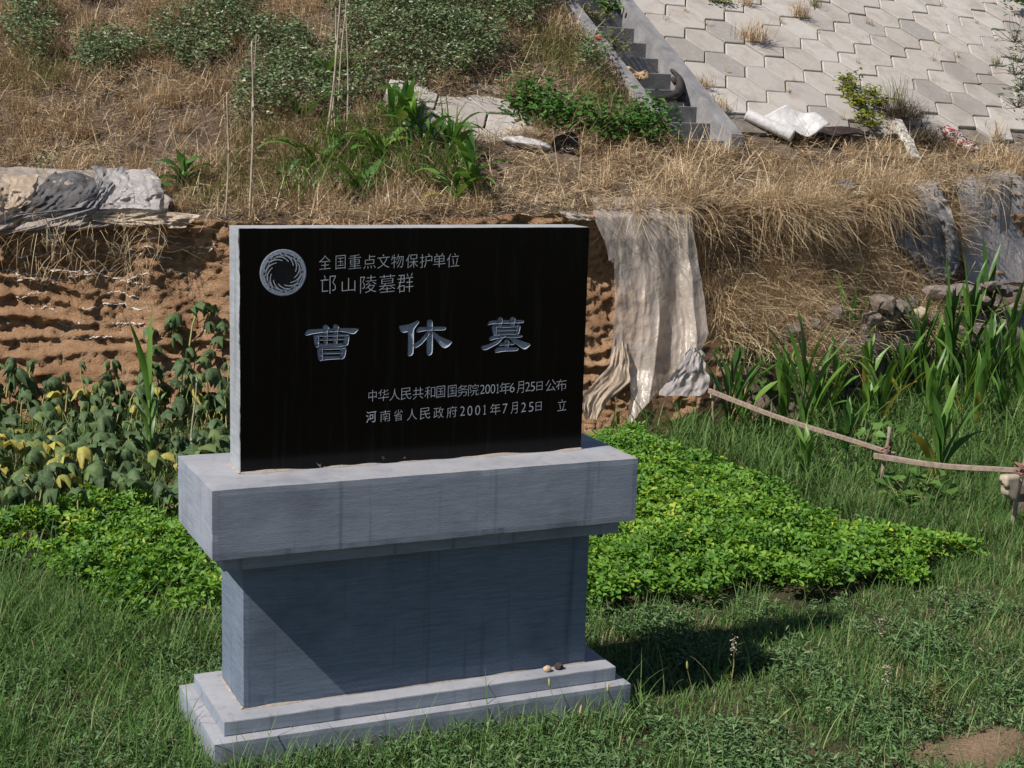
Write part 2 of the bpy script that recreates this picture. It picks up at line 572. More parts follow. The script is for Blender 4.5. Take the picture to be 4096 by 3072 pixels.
def plastic(name, col, trans_fac, rough=0.28, tl=0.25, spec=0.6, col2=None):
    mt, nt, out = newmat(name)
    f = noise_tex(nt, 7.0, 5, 0.65)
    c = ramp(nt, f, [(0.3, col), (0.7, col2 or tuple(min(1, x * 1.3) for x in col))])
    p = principled(nt, None, c, rough, spec, bump(nt, crease(nt), 0.8, 0.02))
    tr = N(nt, 'ShaderNodeBsdfTranslucent')
    nt.links.new(c, tr.inputs['Color'])
    m1 = N(nt, 'ShaderNodeMixShader')
    m1.inputs[0].default_value = tl
    nt.links.new(p.outputs['BSDF'], m1.inputs[1])
    nt.links.new(tr.outputs['BSDF'], m1.inputs[2])
    tp = N(nt, 'ShaderNodeBsdfTransparent')
    m2 = N(nt, 'ShaderNodeMixShader')
    fr = ramp(nt, noise_tex(nt, 2.6, 4, 0.6, stretch=(1.6, 1.6, 0.5)), [(0.35, (min(0.8, trans_fac * 1.35),) * 3), (0.62, (trans_fac * 0.55,) * 3)])
    nt.links.new(fr, m2.inputs[0])
    nt.links.new(m1.outputs[0], m2.inputs[1])
    nt.links.new(tp.outputs[0], m2.inputs[2])
    nt.links.new(m2.outputs[0], out.inputs['Surface'])
    return mt


M['film'] = plastic('dusty_clear_film', (0.56, 0.495, 0.44), 0.30, 0.22, 0.35)
M['film_dirty'] = plastic('dusty_grey_film', (0.25, 0.215, 0.19), 0.06, 0.5, 0.2, 0.3, (0.42, 0.375, 0.34))
M['film_beige'] = plastic('dirty_beige_film', (0.40, 0.32, 0.245), 0.08, 0.45)
M['film_grey'] = plastic('grey_film', (0.36, 0.34, 0.34), 0.12, 0.4)
M['net_dark'] = plastic('dark_shade_net', (0.035, 0.036, 0.042), 0.12, 0.7, 0.1, 0.2, (0.15, 0.145, 0.15))
M['net_grey'] = plastic('grey_torn_net', (0.15, 0.15, 0.165), 0.15, 0.7, 0.1, 0.2, (0.36, 0.35, 0.36))
M['white_sheet'] = simple('white_laminate', (0.40, 0.39, 0.39), (0.60, 0.60, 0.62), 14, 0.5, 0.3, 0.6, 22)
M['board'] = simple('dark_brown_board', (0.022, 0.016, 0.016), (0.055, 0.040, 0.036), 14, 0.85, 0.15, 0.5)
M['black_plastic'] = simple('black_plastic', (0.0025, 0.0025, 0.003), (0.006, 0.006, 0.006), 8, 0.6, 0.2, 0.1)
M['white_paint'] = simple('worn_white_paint', (0.5, 0.5, 0.5), (0.72, 0.72, 0.70), 40, 0.8, 0.2, 0.1)
M['sack'] = simple('white_woven_sack', (0.16, 0.15, 0.145), (0.60, 0.59, 0.58), 12, 0.7, 0.2, 0.5, 30, detail=7)
M['card'] = simple('brown_cardboard', (0.36, 0.25, 0.145), (0.50, 0.36, 0.22), 10, 0.85, 0.1, 0.2)
M['rubber'] = simple('dusty_rubber', (0.018, 0.016, 0.016), (0.055, 0.048, 0.045), 14, 0.7, 0.25, 0.3)
M['foam'] = simple('speckled_white_foam', (0.05, 0.048, 0.045), (0.58, 0.56, 0.51), 26, 0.85, 0.15, 0.6, 60)
mt, nt, out = newmat('red_white_printed_bag')
f = noise_tex(nt, 9.0, 2, 0.5, dist=0.8)
c = ramp(nt, f, [(0.0, (0.03, 0.03, 0.04)), (0.42, (0.40, 0.38, 0.36)), (0.50, (0.24, 0.022, 0.025)), (0.60, (0.36, 0.33, 0.30)), (0.68, (0.34, 0.24, 0.10))], 'CONSTANT')
principled(nt, out, c, 0.45, 0.4, bump(nt, noise_tex(nt, 20, 4), 0.5, 0.02))
M['bag'] = mt
M['rubble'] = simple('grey_rubble', (0.10, 0.083, 0.07), (0.23, 0.195, 0.168), 14, 0.95, 0.1, 0.6, 40)
M['rubble_dark'] = simple('dark_rubble', (0.06, 0.055, 0.052), (0.16, 0.148, 0.14), 9, 0.95, 0.1, 0.6, 40)
M['tile'] = simple('grey_roof_tile', (0.07, 0.062, 0.058), (0.22, 0.175, 0.145), 8, 0.9, 0.15, 0.3, 40)
M['mortar'] = simple('pinkish_mortar', (0.13, 0.105, 0.095), (0.25, 0.21, 0.195), 14, 0.95, 0.1, 0.6, 40)
M['red_plastic'] = simple('red_plastic', (0.50, 0.035, 0.02), (0.62, 0.07, 0.04), 10, 0.5, 0.3, 0.2)
M['limestone_lump'] = simple('cream_stone', (0.33, 0.275, 0.21), (0.44, 0.38, 0.295), 30, 0.9, 0.15, 0.25)

# ------------------------------------------------------------------ terrain functions
SO = np.array([6.69412998, 9.30749502, 3.612])              # a point of the mound's slope plane
SA = np.array([0.99577344, 0.0897238, -0.01961878])         # level direction in the slope
SU = np.array([-0.06364561, 0.82812623, 0.55691668])        # straight up the slope
SN = np.array([0.06621551, -0.55331419, 0.83033663])
HEXL = 0.28
_d = ray(1955, 480)
_q = CAM + _d * (((SO - CAM) @ SN) / (_d @ SN)) - SO
HS, HW = float(_q @ SA), float(_q @ SU)                     # middle of the bare slabs left of the stair
PX = np.array([-9.0, -2.0, 0.0, 1.2, 2.4, 3.4, 4.6, 5.6, 6.4, 7.2, 8.5, 11.0, 20.0])
_L = [(11.5, 1.45), (8.0, 1.50), (7.1, 1.61), (6.5, 1.67), (5.9, 1.73)]
PY = np.array([[r - .72, r - .42, r - .14, r + .05, r] for r, z in _L] + [[5.05, 5.22, 5.38, 5.58, 5.50], [4.85, 5.05, 5.35, 5.72, 5.58],
               [4.80, 5.00, 5.45, 5.90, 5.80], [5.42, 5.46, 5.80, 6.08, 6.02], [5.72, 5.74, 6.10, 6.30, 6.30], [5.98, 6.00, 6.50, 6.70, 6.72], [6.40, 6.42, 7.0, 7.2, 7.22], [7.4, 7.42, 8.0, 8.2, 8.2]])
PZ = np.array([[0, .22, .75, 1.22, z] for r, z in _L] + [[0, .22, .70, 1.25, 1.80], [0, .30, .88, 1.35, 1.86],
               [0, .42, .88, 1.30, 1.83], [0, .55, .88, 1.30, 1.80], [0, .72, .88, 1.40, 1.88], [0, .76, .95, 1.50, 2.02], [0, .80, 1.0, 1.6, 2.12], [0, .8, 1.0, 1.6, 2.12]])


def prof(x, k):
    y, z = np.interp(x, PX, PY[:, k]), np.interp(x, PX, PZ[:, k])
    if k >= 2:
        x = np.asarray(x, float)
        win = 1 - np.clip((0.95 - np.abs(x - 3.95)) / 0.3, 0, 1)
        y = y + win * (0.20 * (fbm(x * 1.1, x * 0 + 3.3, 71, 2) - 0.5) + 0.16 * (fbm(x * 3.7, x * 0 + 7.7, 73, 2) - 0.5))
        if k == 4:
            z = z + win * (0.10 * (fbm(x * 1.4, x * 0 + 1.3, 75, 2) - 0.5) + 0.09 * (fbm(x * 4.3, x * 0 + 2.7, 77, 2) - 0.5))
    return y, z


def slope_z(x, y):
    return SO[2] - (SN[0] * (x - SO[0]) + SN[1] * (y - SO[1])) / SN[2]


def slope_sw(x, y):
    z = slope_z(x, y)
    dx, dy, dz = x - SO[0], y - SO[1], z - SO[2]
    return dx * SA[0] + dy * SA[1] + dz * SA[2], dx * SU[0] + dy * SU[1] + dz * SU[2]


def hill_z(x, y):
    """height of the mound behind the rim of the cut"""
    x = np.asarray(x, float)
    y = np.asarray(y, float)
    yr, zr = prof(x, 4)
    s, w = slope_sw(x, y)
    grass = np.clip((-1.47 - s) / 0.15, 0, 1)
    n = fbm(x * 1.3, y * 1.3, 5, 4) - 0.5
    n2 = fbm(x * 5, y * 5, 9, 3) - 0.5
    off = grass * (0.05 + 0.16 * n + 0.07 * n2) + (1 - grass) * (-0.085)
    hole = np.clip(1.25 - np.hypot((s - HS) / 0.60, (w - HW) / 0.34), 0, 1)
    zp = slope_z(x, y) + off - np.minimum(1, hole * 2) * 0.17 * grass
    d = np.maximum(y - yr, 0)
    bump_ = (0.14 * n + 0.09 * n2) * np.clip(d * 3, 0.25, 1)
    zt = zr + 0.29 * d + bump_
    k = 9.0
    zt = zr + np.interp(x, [3.4, 5.0, 7.5], [0.29, 0.255, 0.255]) * d + bump_
    right = np.logaddexp(zp * k, zt * k) / k - 0.02
    slp = (np.interp(x + 0.05, PX, PY[:, 4]) - np.interp(x - 0.05, PX, PY[:, 4])) / 0.1
    dn = d / np.sqrt(1 + slp * slp)
    d0 = np.interp(x, [-2, 1, 3.4], [0.15, 0.45, 1.3])
    left = zr + 0.27 * np.minimum(dn, d0) + 0.64 * np.maximum(dn - d0, 0) + bump_ * 1.3
    wg = np.clip((s + 4.9) / 1.4, 0, 1)
    wg = wg * wg * (3 - 2 * wg)
    out = left * (1 - wg) + right * wg
    deep = (s > -1.43) & (s < -0.58) & (w > -2.28)
    stair_low = slope_z(x, y) - 0.5
    out = np.where(deep, np.minimum(out, stair_low), out)
    inhex = (s >= -0.58) & (w > -1.98)
    out = np.where(inhex, np.minimum(out, slope_z(x, y) - 0.05), out)
    return out


def hill_hit(u, v):
    d = ray(u, v)
    t = 11.0
    while t < 30:
        p = CAM + d * t
        yr, _ = prof(p[0], 4)
        if p[1] > yr and p[2] < hill_z(p[0], p[1]):
            break
        t += 0.02
    return CAM + d * t


def face_y(x, z):
    """rough y of the cut face at height z"""
    yy = np.array([np.interp(x, PX, PY[:, k]) for k in range(5)])
    zz = np.array([np.interp(x, PX, PZ[:, k]) for k in range(5)])
    return float(np.interp(z, zz, yy))


def ground_z(x, y):
    return 0.05 * (fbm(np.asarray(x) * 0.8, np.asarray(y) * 0.8, 21, 3) - 0.5)


# ------------------------------------------------------------------ ground
def axis(lo, hi, step, far):
    c = np.arange(lo, hi + 1e-6, step)
    e = np.array([0.5, 1.5, 3.5, 8, 18, 40, far])
    return np.concatenate([lo - e[::-1], c, hi + e])


gx, gy = axis(-4.5, 10.5, 0.06, 90), axis(-3.5, 7.6, 0.06, 90)
X, Y = np.meshgrid(gx, gy)
Z = ground_z(X, Y)
dirt_c = at_z(3975, 3035)
dd = np.hypot((X - dirt_c[0]) / 0.36, (Y - dirt_c[1]) / 0.22) + 2.0 * (fbm(X * 4, Y * 4, 3, 4) - 0.5)
DT = np.clip((1.05 - dd) * 1.1, 0, 1) * 0.85
Z = Z + 0.05 * DT
c2 = at_z(520, 2020)
DT = np.maximum(DT, 0.6 * np.clip((1.2 - np.hypot((X - c2[0]) / 1.6, (Y - c2[1]) / 0.55) - 0.8 * (fbm(X * 3, Y * 3, 8, 3) - 0.5)) * 3, 0, 1))
DT = np.maximum(DT, 0.9 * np.clip((X - 2.6) * 3, 0, 1) * np.clip((Y - 5.05) * 6, 0, 1) * np.clip((5.0 - X) * 3, 0, 1))
ny_, nx_ = X.shape
idx = np.arange(nx_ * ny_).reshape(ny_, nx_)
Q = np.stack([idx[:-1, :-1], idx[:-1, 1:], idx[1:, 1:], idx[1:, :-1]], -1).reshape(-1, 4)
g = mkobj('ground', np.stack([X, Y, Z], -1).reshape(-1, 3), Q, M['ground'], smooth=True, tint=DT.ravel())
tag(g, 'flat garden ground of brown soil under the grass and crops', kind='structure')

# ------------------------------------------------------------------ mound: cut earth face, terrace and slope (one sheet of terrain)
xs = np.concatenate([np.arange(-9, -3, 0.25), np.arange(-3, 11.5, 0.022), np.arange(11.5, 20.1, 0.3)])
rows = []
NF = 120
for j in range(NF + 1):
    t = j / NF * 4
    k = min(int(t), 3)
    fr = t - k
    y0, z0 = prof(xs, k)
    y1, z1 = prof(xs, k + 1)
    yy, zz = y0 + (y1 - y0) * fr, z0 + (z1 - z0) * fr
    ed = np.clip(min(j / 4, 1), 0, 1)
    zc = zz + 0.42 * (fbm(xs * 0.9, zz * 0.8, 31, 4) - 0.5)
    led = np.abs(((zc * 7.5 + 1.3 * fbm(xs * 0.7, zc * 2, 35, 2)) % 1.0) - 0.35)
    dis = 0.16 * (fbm(xs * 1.1, zz * 1.6, 33, 4) - 0.5) + 0.11 * (fbm(xs * 5, zz * 6, 37, 4) - 0.5) + 0.075 * (np.clip(led * 3.2, 0, 1) - 0.75) * np.clip(3.0 * vn(xs * 2.1, zz * 3.4, 44) - 1.25, 0, 1) + 0.035 * (vn(xs * 11, zz * 15, 41) - 0.5) + 0.06 * (vn(xs * 27, zz * 30, 42) - 0.5) + 0.03 * (vn(xs * 45, zz * 50, 43) - 0.5) - 0.07 * np.clip(vn(xs * 4.2, zz * 11, 46) - 0.62, 0, 1)
    ft = np.clip((NF - j) / 3, 0, 1)
    rows.append(np.stack([xs, yy + dis * ed * ft, zz - 0.04 * (j == 0)], -1))
nface = len(rows)
steps = np.concatenate([np.arange(0.03, 2.2, 0.045), np.arange(2.25, 8, 0.09), np.arange(8.3, 22, 0.6)])
yr, zr = prof(xs, 4)
for d in steps:
    y = yr + d
    z = hill_z(xs, y)
    rows.append(np.stack([xs, y, z], -1))
P = np.array(rows)
nr, nc = P.shape[:2]
idx = np.arange(nr * nc).reshape(nr, nc)
Q = np.stack([idx[:-1, :-1], idx[:-1, 1:], idx[1:, 1:], idx[1:, :-1]], -1).reshape(-1, 4)
mi = np.zeros((nr - 1, nc - 1), int)
mi[nface - 1:, :] = 1
mi[:nface, :] = np.where((P[:nface, :-1, 2] < 0.9) & (P[:nface, :-1, 0] > 4.9), 1, mi[:nface, :])
hill = mkobj('hillside', P.reshape(-1, 3), Q, [M['soil'], M['litter']], smooth=True, mat_idx=mi.ravel())
tag(hill, 'grassy burial mound slope above a bare orange brown cut earth face', kind='structure')
FACEROWS = P[:nface]

# pale roots hanging along the ledges of the cut face
mb = MB()
for (u, v, w_) in [(150, 975, 260), (420, 990, 360), (60, 1020, 200), (560, 965, 150), (650, 975, 210), (20, 1085, 170), (200, 1080, 260), (40, 1120, 300), (330, 1100, 280), (430, 1180, 130), (330, 1240, 250),
                   (60, 1170, 130), (110, 1250, 120), (290, 1340, 160), (480, 1130, 120), (640, 1075, 160), (740, 1005, 110), (450, 1310, 130), (230, 1290, 90), (420, 1025, 120), (790, 1310, 80), (560, 1030, 130), (120, 1130, 110)]:
    pts = []
    n = 26
    ph = random.uniform(0, 9)
    for i in range(n):
        uu = u + w_ * i / (n - 1)
        vv = v + 42 * (float(fbm(uu * 0.012 + ph, ph, 3, 3)) - 0.5) * 2 + 9 * (random.random() - 0.5)
        p = at_y(uu, vv, 6.9)
        for _ in range(5):
            p = at_y(uu, vv, face_y(p[0], p[2]))
        jx = int(np.argmin(abs(FACEROWS[0, :, 0] - p[0])))
        col = FACEROWS[:, jx]
        y = float(np.interp(p[2], col[:, 2], col[:, 1])) - 0.004
        q = at_y(uu, vv, y)
        pts.append(q)
    mb.tube(pts, [0.0025 + 0.0075 * abs(math.sin(i * 0.55 + ph)) * (0.35 + 0.65 * random.random()) for i in range(n)], 5)
o = mb.build('root_fringe', M['root'], smooth=True)
tag(o, 'pale root fringe running in wavy lines along the bare earth face', 'roots', kind='stuff')

# ------------------------------------------------------------------ monument (dimensions recovered from the photograph)
GZ = 1.16          # height of the cap's top above the ground
TW, TH, TT = 0.75, 0.9617, 0.1629
mon = thing('stone_monument', 'grey stone pedestal carrying a black granite tablet with engraved Chinese lettering', 'monument', (0, 0.08, 0))
capz = GZ - 0.2764
molz = capz - 0.0644
bodz = molz - 0.5999
s1z = bodz - 0.0622
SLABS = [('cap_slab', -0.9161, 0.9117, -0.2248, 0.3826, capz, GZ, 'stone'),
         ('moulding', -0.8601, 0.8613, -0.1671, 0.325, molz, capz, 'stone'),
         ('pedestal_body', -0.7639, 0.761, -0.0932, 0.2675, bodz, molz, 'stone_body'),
         ('upper_step', -0.8652, 0.8658, -0.1900, 0.3529, s1z, bodz, 'stone'),
         ('lower_step', -0.9174, 0.9122, -0.2491, 0.4046, -0.06, s1z, 'stone')]
def rough_box(x0, x1, y0, y1, z0, z1, seed):
    """stone block with slightly uneven, here and there nicked arrises"""
    bm = bmesh.new()
    bmesh.ops.create_cube(bm, size=1)
    for v in bm.verts:
        v.co = Vector((x0 + (v.co.x + .5) * (x1 - x0), y0 + (v.co.y + .5) * (y1 - y0), z0 + (v.co.z + .5) * (z1 - z0)))
    for ax_, cuts in ((0, 70), (1, 22), (2, 10)):
        es = [e for e in bm.edges if abs((e.verts[0].co - e.verts[1].co)[ax_]) > 0.03 and all(abs((e.verts[0].co - e.verts[1].co)[q]) < 1e-5 for q in range(3) if q != ax_)]
        bmesh.ops.subdivide_edges(bm, edges=es, cuts=cuts, use_grid_fill=True)
    cen = Vector(((x0 + x1) / 2, (y0 + y1) / 2, (z0 + z1) / 2))
    lo, hi = (x0, y0, z0), (x1, y1, z1)
    for v in bm.verts:
        on = [q for q in range(3) if min(abs(v.co[q] - lo[q]), abs(v.co[q] - hi[q])) < 1e-5]
        if len(on) >= 2:
            p = v.co * 1.0
            a_ = 0.0016 + 0.0014 * mnoise.noise(p * 9 + Vector((seed, 0, 0)))
            c_ = mnoise.noise(p * 23 + Vector((0, seed * 3.7, 0)))
            if c_ > 0.42:
                a_ += 0.006 * (c_ - 0.42)
            for q in on:
                v.co[q] += a_ * (1 if p[q] < cen[q] else -1)
    V = [v.co[:] for v in bm.verts]
    bm.verts.index_update()
    Fc = [[v.index for v in f.verts] for f in bm.faces]
    bm.free()
    return V, Fc


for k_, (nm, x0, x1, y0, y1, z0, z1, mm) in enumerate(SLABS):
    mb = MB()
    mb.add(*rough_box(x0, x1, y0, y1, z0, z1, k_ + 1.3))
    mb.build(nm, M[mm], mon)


def bead(x0, x1, y0, y1, z, w, h, mat, name):
    """uneven mortar bead running round the foot of a block"""
    mb = MB()
    for (ax, ay), (bx, by), (nx, ny) in (((x0, y0), (x1, y0), (0, -1)), ((x0, y1), (x0, y0), (-1, 0))):
        n = 60
        V, Fc = [], []
        for i in range(n + 1):
            f = i / n
            x, y = ax + (bx - ax) * f, ay + (by - ay) * f
            k = 0.35 + 0.9 * float(fbm(np.array([f * 9.0 + ax]), np.array([ay * 7.0]), 91, 4))
            kk = max(0.05, 2.2 * (k - 0.55))
            V += [(x + nx * 0.0005, y + ny * 0.0005, z + h * kk), (x + nx * w * kk * 0.6, y + ny * w * kk * 0.6, z + h * 0.55 * kk), (x + nx * w * kk, y + ny * w * kk, z + 0.0006)]
        for i in range(n):
            a = 3 * i
            Fc += [(a, a + 1, a + 4, a + 3), (a + 1, a + 2, a + 5, a + 4)]
        mb.add(V, Fc)
    mb.build(name, mat, mon, smooth=True)


M['joint'] = simple('tan_joint_mortar', (0.24, 0.21, 0.18), (0.38, 0.335, 0.29), 40, 0.95, 0.1, 0.4)
bead(-TW, TW, 0.0, TT, GZ, 0.016, 0.010, M['joint'], 'mortar_joint')
bead(-0.7639, 0.761, -0.0932, 0.2675, bodz, 0.014, 0.008, M['joint'], 'mortar_joint')

# tablet with the large characters and the emblem cut into it
STROKES = {
    'a': (1200, 1270, [
        [(150, 570), (260, 410), (780, 385), (1120, 375), (1330, 360), (2030, 365), (1870, 555), (1750, 560), (1560, 500), (1330, 480), (790, 510), (430, 560), (200, 620)],
        [(770, 300), (860, 240), (940, 270), (1000, 360), (940, 420), (930, 930), (800, 930), (800, 420)],
        [(1125, 270), (1190, 220), (1300, 270), (1335, 330), (1290, 400), (1270, 900), (1130, 900), (1120, 400)],
        [(450, 590), (640, 560), (645, 960), (570, 1035), (520, 1000), (470, 760)],
        [(1480, 560), (1600, 550), (1685, 620), (1640, 930), (1560, 980), (1475, 960)],
        [(460, 580), (1650, 550), (1660, 625), (600, 650)],
        [(560, 722), (1560, 692), (1560, 758), (560, 788)],
        [(540, 895), (1600, 868), (1565, 978), (575, 1030)],
        [(580, 1080), (640, 1010), (775, 1010), (775, 1440), (700, 1490), (620, 1430)],
        [(1360, 990), (1520, 990), (1580, 1060), (1540, 1330), (1440, 1440), (1355, 1400)],
        [(600, 1040), (700, 990), (1520, 985), (1560, 1050), (1370, 1078), (760, 1102)],
        [(700, 1172), (1450, 1150), (1450, 1228), (700, 1250)],
        [(680, 1320), (1440, 1308), (1480, 1415), (1360, 1412), (900, 1440), (700, 1485)]]),
    'b': (1580, 1250, [
        [(130, 480), (160, 455), (470, 410), (690, 310), (780, 265), (835, 320), (660, 550), (640, 640), (635, 1380), (560, 1470), (450, 1480), (430, 1420), (455, 650), (300, 695), (190, 640)],
        [(715, 620), (800, 500), (1080, 490), (1700, 480), (1745, 535), (1690, 605), (1260, 610), (1070, 615), (740, 680)],
        [(1080, 300), (1150, 235), (1270, 270), (1285, 460), (1260, 640), (1285, 740), (1285, 1340), (1240, 1430), (1150, 1470), (1090, 1430), (1075, 1340), (1080, 900)],
        [(1080, 620), (1180, 700), (1100, 860), (900, 1090), (750, 1190), (670, 1215), (600, 1120), (640, 1070), (830, 950), (1000, 770)],
        [(1240, 620), (1320, 650), (1550, 830), (1900, 970), (1950, 995), (1850, 1140), (1700, 1225), (1570, 1160), (1290, 800), (1200, 700)]]),
    'c': (1900, 1240, [
        [(415, 500), (490, 370), (940, 345), (1380, 340), (1640, 345), (1675, 390), (1620, 445), (940, 460), (580, 480), (450, 515)],
        [(760, 300), (840, 230), (920, 265), (945, 350), (910, 500), (880, 560), (770, 560), (750, 450)],
        [(1185, 290), (1260, 225), (1360, 260), (1380, 340), (1330, 520), (1320, 560), (1190, 560), (1175, 450)],
        [(565, 570), (640, 500), (750, 520), (730, 830), (650, 880), (620, 850)],
        [(1380, 510), (1470, 480), (1555, 550), (1500, 800), (1440, 835), (1370, 800)],
        [(650, 560), (720, 520), (1480, 510), (1440, 590), (720, 610)],
        [(660, 650), (1460, 630), (1460, 708), (660, 728)],
        [(680, 765), (1450, 752), (1450, 835), (1040, 830), (660, 880)],
        [(470, 1000), (540, 885), (900, 860), (1580, 845), (1625, 885), (1540, 940), (1000, 940), (700, 985), (520, 1045)],
        [(880, 800), (1030, 800), (1060, 900), (960, 960), (780, 1150), (560, 1270), (380, 1360), (250, 1355), (190, 1240), (420, 1180), (620, 1100), (800, 980)],
        [(1040, 880), (1240, 880), (1400, 980), (1600, 1060), (1915, 1160), (1760, 1320), (1660, 1345), (1500, 1240), (1140, 950)],
        [(975, 1060), (1060, 990), (1140, 1020), (1165, 1110), (1120, 1300), (980, 1300)],
        [(790, 1220), (880, 1105), (1300, 1095), (1360, 1150), (1280, 1190), (900, 1205), (830, 1230)],
        [(655, 1400), (740, 1270), (1440, 1270), (1490, 1320), (1430, 1395), (1000, 1405), (690, 1460)]])}


def area2(p):
    return sum(p[i][0] * p[(i + 1) % len(p)][1] - p[(i + 1) % len(p)][0] * p[i][1] for i in range(len(p)))


def smooth_poly(p, it=2):
    for _ in range(it):
        q = []
        for i in range(len(p)):
            a, b = np.array(p[i]), np.array(p[(i + 1) % len(p)])
            q += [tuple(a * 0.82 + b * 0.18), tuple(a * 0.18 + b * 0.82)]
        p = q
    return p


def inset(p, d):
    out_ = []
    n = len(p)
    for i in range(n):
        a, b, c_ = np.array(p[i - 1]), np.array(p[i]), np.array(p[(i + 1) % n])
        e1, e2 = (b - a), (c_ - b)
        e1 /= (np.linalg.norm(e1) + 1e-9)
        e2 /= (np.linalg.norm(e2) + 1e-9)
        nn = np.array([-e1[1] - e2[1], e1[0] + e2[0]])
        nn /= (np.linalg.norm(nn) + 1e-9)
        out_.append(tuple(b + nn * d))
    return out_


def tablet_px(ox, oy, pl, sc=260 / 2212.0):
    """traced outline -> (x, z) on the tablet's face"""
    q = [at_y(ox + x * sc, oy + y * sc, 0.0) for x, y in pl]
    q = [(a[0], a[2]) for a in q]
    if area2(q) < 0:
        q = q[::-1]
    return q


def cutter(polys, depth=0.007, slope=0.0032, name='cutter'):
    mb = MB()
    for k, q in enumerate(polys):
        q = smooth_poly(q, 1)
        dep = depth + k * 0.00007
        ins = inset(q, slope)
        n = len(q)
        o1 = inset(q, -slope * 0.35)
        V = [(x, -0.0025 - k * 0.00005, z) for x, z in o1] + [(x, dep, z) for x, z in ins]
        Fc = [tuple(range(n)), tuple(range(2 * n - 1, n - 1, -1))] + [((i + 1) % n, i, n + i, n + (i + 1) % n) for i in range(n)]
        mb.add(V, Fc)
    me = mkmesh(name, np.array(mb.v), mb.f, M['letter'])
    bm = bmesh.new()
    bm.from_mesh(me)
    bmesh.ops.recalc_face_normals(bm, faces=bm.faces)
    bm.to_mesh(me)
    bm.free()
    return bpy.data.objects.new(name, me)


bm = bmesh.new()
bmesh.ops.create_cube(bm, size=1)
for v in bm.verts:
    v.co = Vector((v.co.x * 2 * TW, TT / 2 + v.co.y * TT, GZ + TH / 2 + v.co.z * TH))
me = bpy.data.meshes.new('tablet')
bmesh.ops.recalc_face_normals(bm, faces=bm.faces)
for f in bm.faces:
    f.material_index = 0 if f.normal.y < -0.5 else 1
bm.to_mesh(me)
bm.free()
me.materials.append(M['granite'])
me.materials.append(M['tablet_edge'])
tab = bpy.data.objects.new('tablet', me)
COL.objects.link(tab)
cuts = []
for key, (ox, oy, pls) in STROKES.items():
    c_ = cutter([[(x, z - GZ + GZ) for x, z in tablet_px(ox, oy, pl)] for pl in pls])
    COL.objects.link(c_)
    cuts.append(c_)
for c_ in cuts:
    md = tab.modifiers.new('cut', 'BOOLEAN')
    md.operation = 'DIFFERENCE'
    md.solver = 'EXACT'
    md.use_self = True
    md.object = c_
    md.material_mode = 'TRANSFER'
dg = bpy.context.evaluated_depsgraph_get()
me2 = bpy.data.meshes.new_from_object(tab.evaluated_get(dg))
me2.name = 'tablet'
bpy.data.objects.remove(tab)
for c_ in cuts:
    bpy.data.objects.remove(c_)
V = np.array([v.co[:] for v in me2.vertices]) - ORG[mon]
me2.vertices.foreach_set('co', V.astype(np.float32).ravel())
me2.update()
tab = bpy.data.objects.new('tablet', me2)
COL.objects.link(tab)
tab.parent = mon
ORG[tab] = ORG[mon]
tag(tab, 'black polished granite tablet with pale rough edges')


def zoom1(x, y):
    p = at_y(850 + 0.72333 * x, 850 + 0.72333 * y, 0.0)
    return p[0], p[2]


def glyphs(items, name, mat, label=None):
    """items: (char, x, y, width_px, height_px) centres in tracing pixels -> one thin raised line of lettering"""
    mb = MB()
    for ch, x, y, wpx, hpx in items:
        cu = bpy.data.curves.new('glyph', 'FONT')
        cu.body = ch
        cu.size = 1.0
        cu.offset = 0.0 if ch == '河' else -0.016
        ob = bpy.data.objects.new('glyph', cu)
        COL.objects.link(ob)
        dg = bpy.context.evaluated_depsgraph_get()
        me = bpy.data.meshes.new_from_object(ob.evaluated_get(dg))
        co = np.array([v.co[:2] for v in me.vertices])
        fs = [tuple(p.vertices) for p in me.polygons]
        bpy.data.objects.remove(ob)
        bpy.data.curves.remove(cu)
        lo, hi = co.min(0), co.max(0)
        cx, cz = zoom1(x, y)
        ww = abs(zoom1(x + wpx / 2, y)[0] - zoom1(x - wpx / 2, y)[0])
        hh = abs(zoom1(x, y + hpx / 2)[1] - zoom1(x, y - hpx / 2)[1])
        nrm = (co - (lo + hi) / 2) / (hi - lo)
        if ch == '1':
            nrm = np.array([(-.1, .5), (-.1, -.44), (-.5, -.44), (-.5, -.5), (.5, -.5), (.5, -.44), (.12, -.44), (.12, .5), (-.5, .36), (-.5, .31), (-.1, .40)])
            fs = [(0, 10, 1, 6, 7), (2, 3, 4, 5, 6, 1), (0, 8, 9, 10)]
        V = [(cx + a * ww, -0.0008, cz + b * hh + 0.075 * a * ww) for a, b in nrm]
        mb.add(V, fs)
        bpy.data.meshes.remove(me)
    o = mb.build(name, mat, tab)
    return o


L1 = [('全', 622, 275), ('国', 708, 275), ('重', 787, 272), ('点', 868, 272), ('文', 945, 270), ('物', 1022, 268), ('保', 1103, 268), ('护', 1180, 266), ('单', 1254, 264), ('位', 1330, 264)]
glyphs([(c_, x, y, 68 if c_ != '国' else 54, 76) for c_, x, y in L1], 'inscription', M['letter_fine'])
L2 = [('邙', 640, 398, 84, 104), ('山', 752, 400, 74, 76), ('陵', 862, 396, 90, 96), ('墓', 966, 392, 92, 96), ('群', 1066, 390, 88, 104)]
glyphs(L2, 'inscription', M['letter_fine'])
L4 = [('中', 885), ('华', 945), ('人', 1007), ('民', 1070), ('共', 1137), ('和', 1202), ('国', 1262), ('国', 1325), ('务', 1383), ('院', 1443), ('2', 1492), ('0', 1521), ('0', 1550), ('1', 1577), ('年', 1617), ('6', 1657), ('月', 1702), ('2', 1742), ('5', 1770), ('日', 1808), ('公', 1870), ('布', 1928)]
it = []
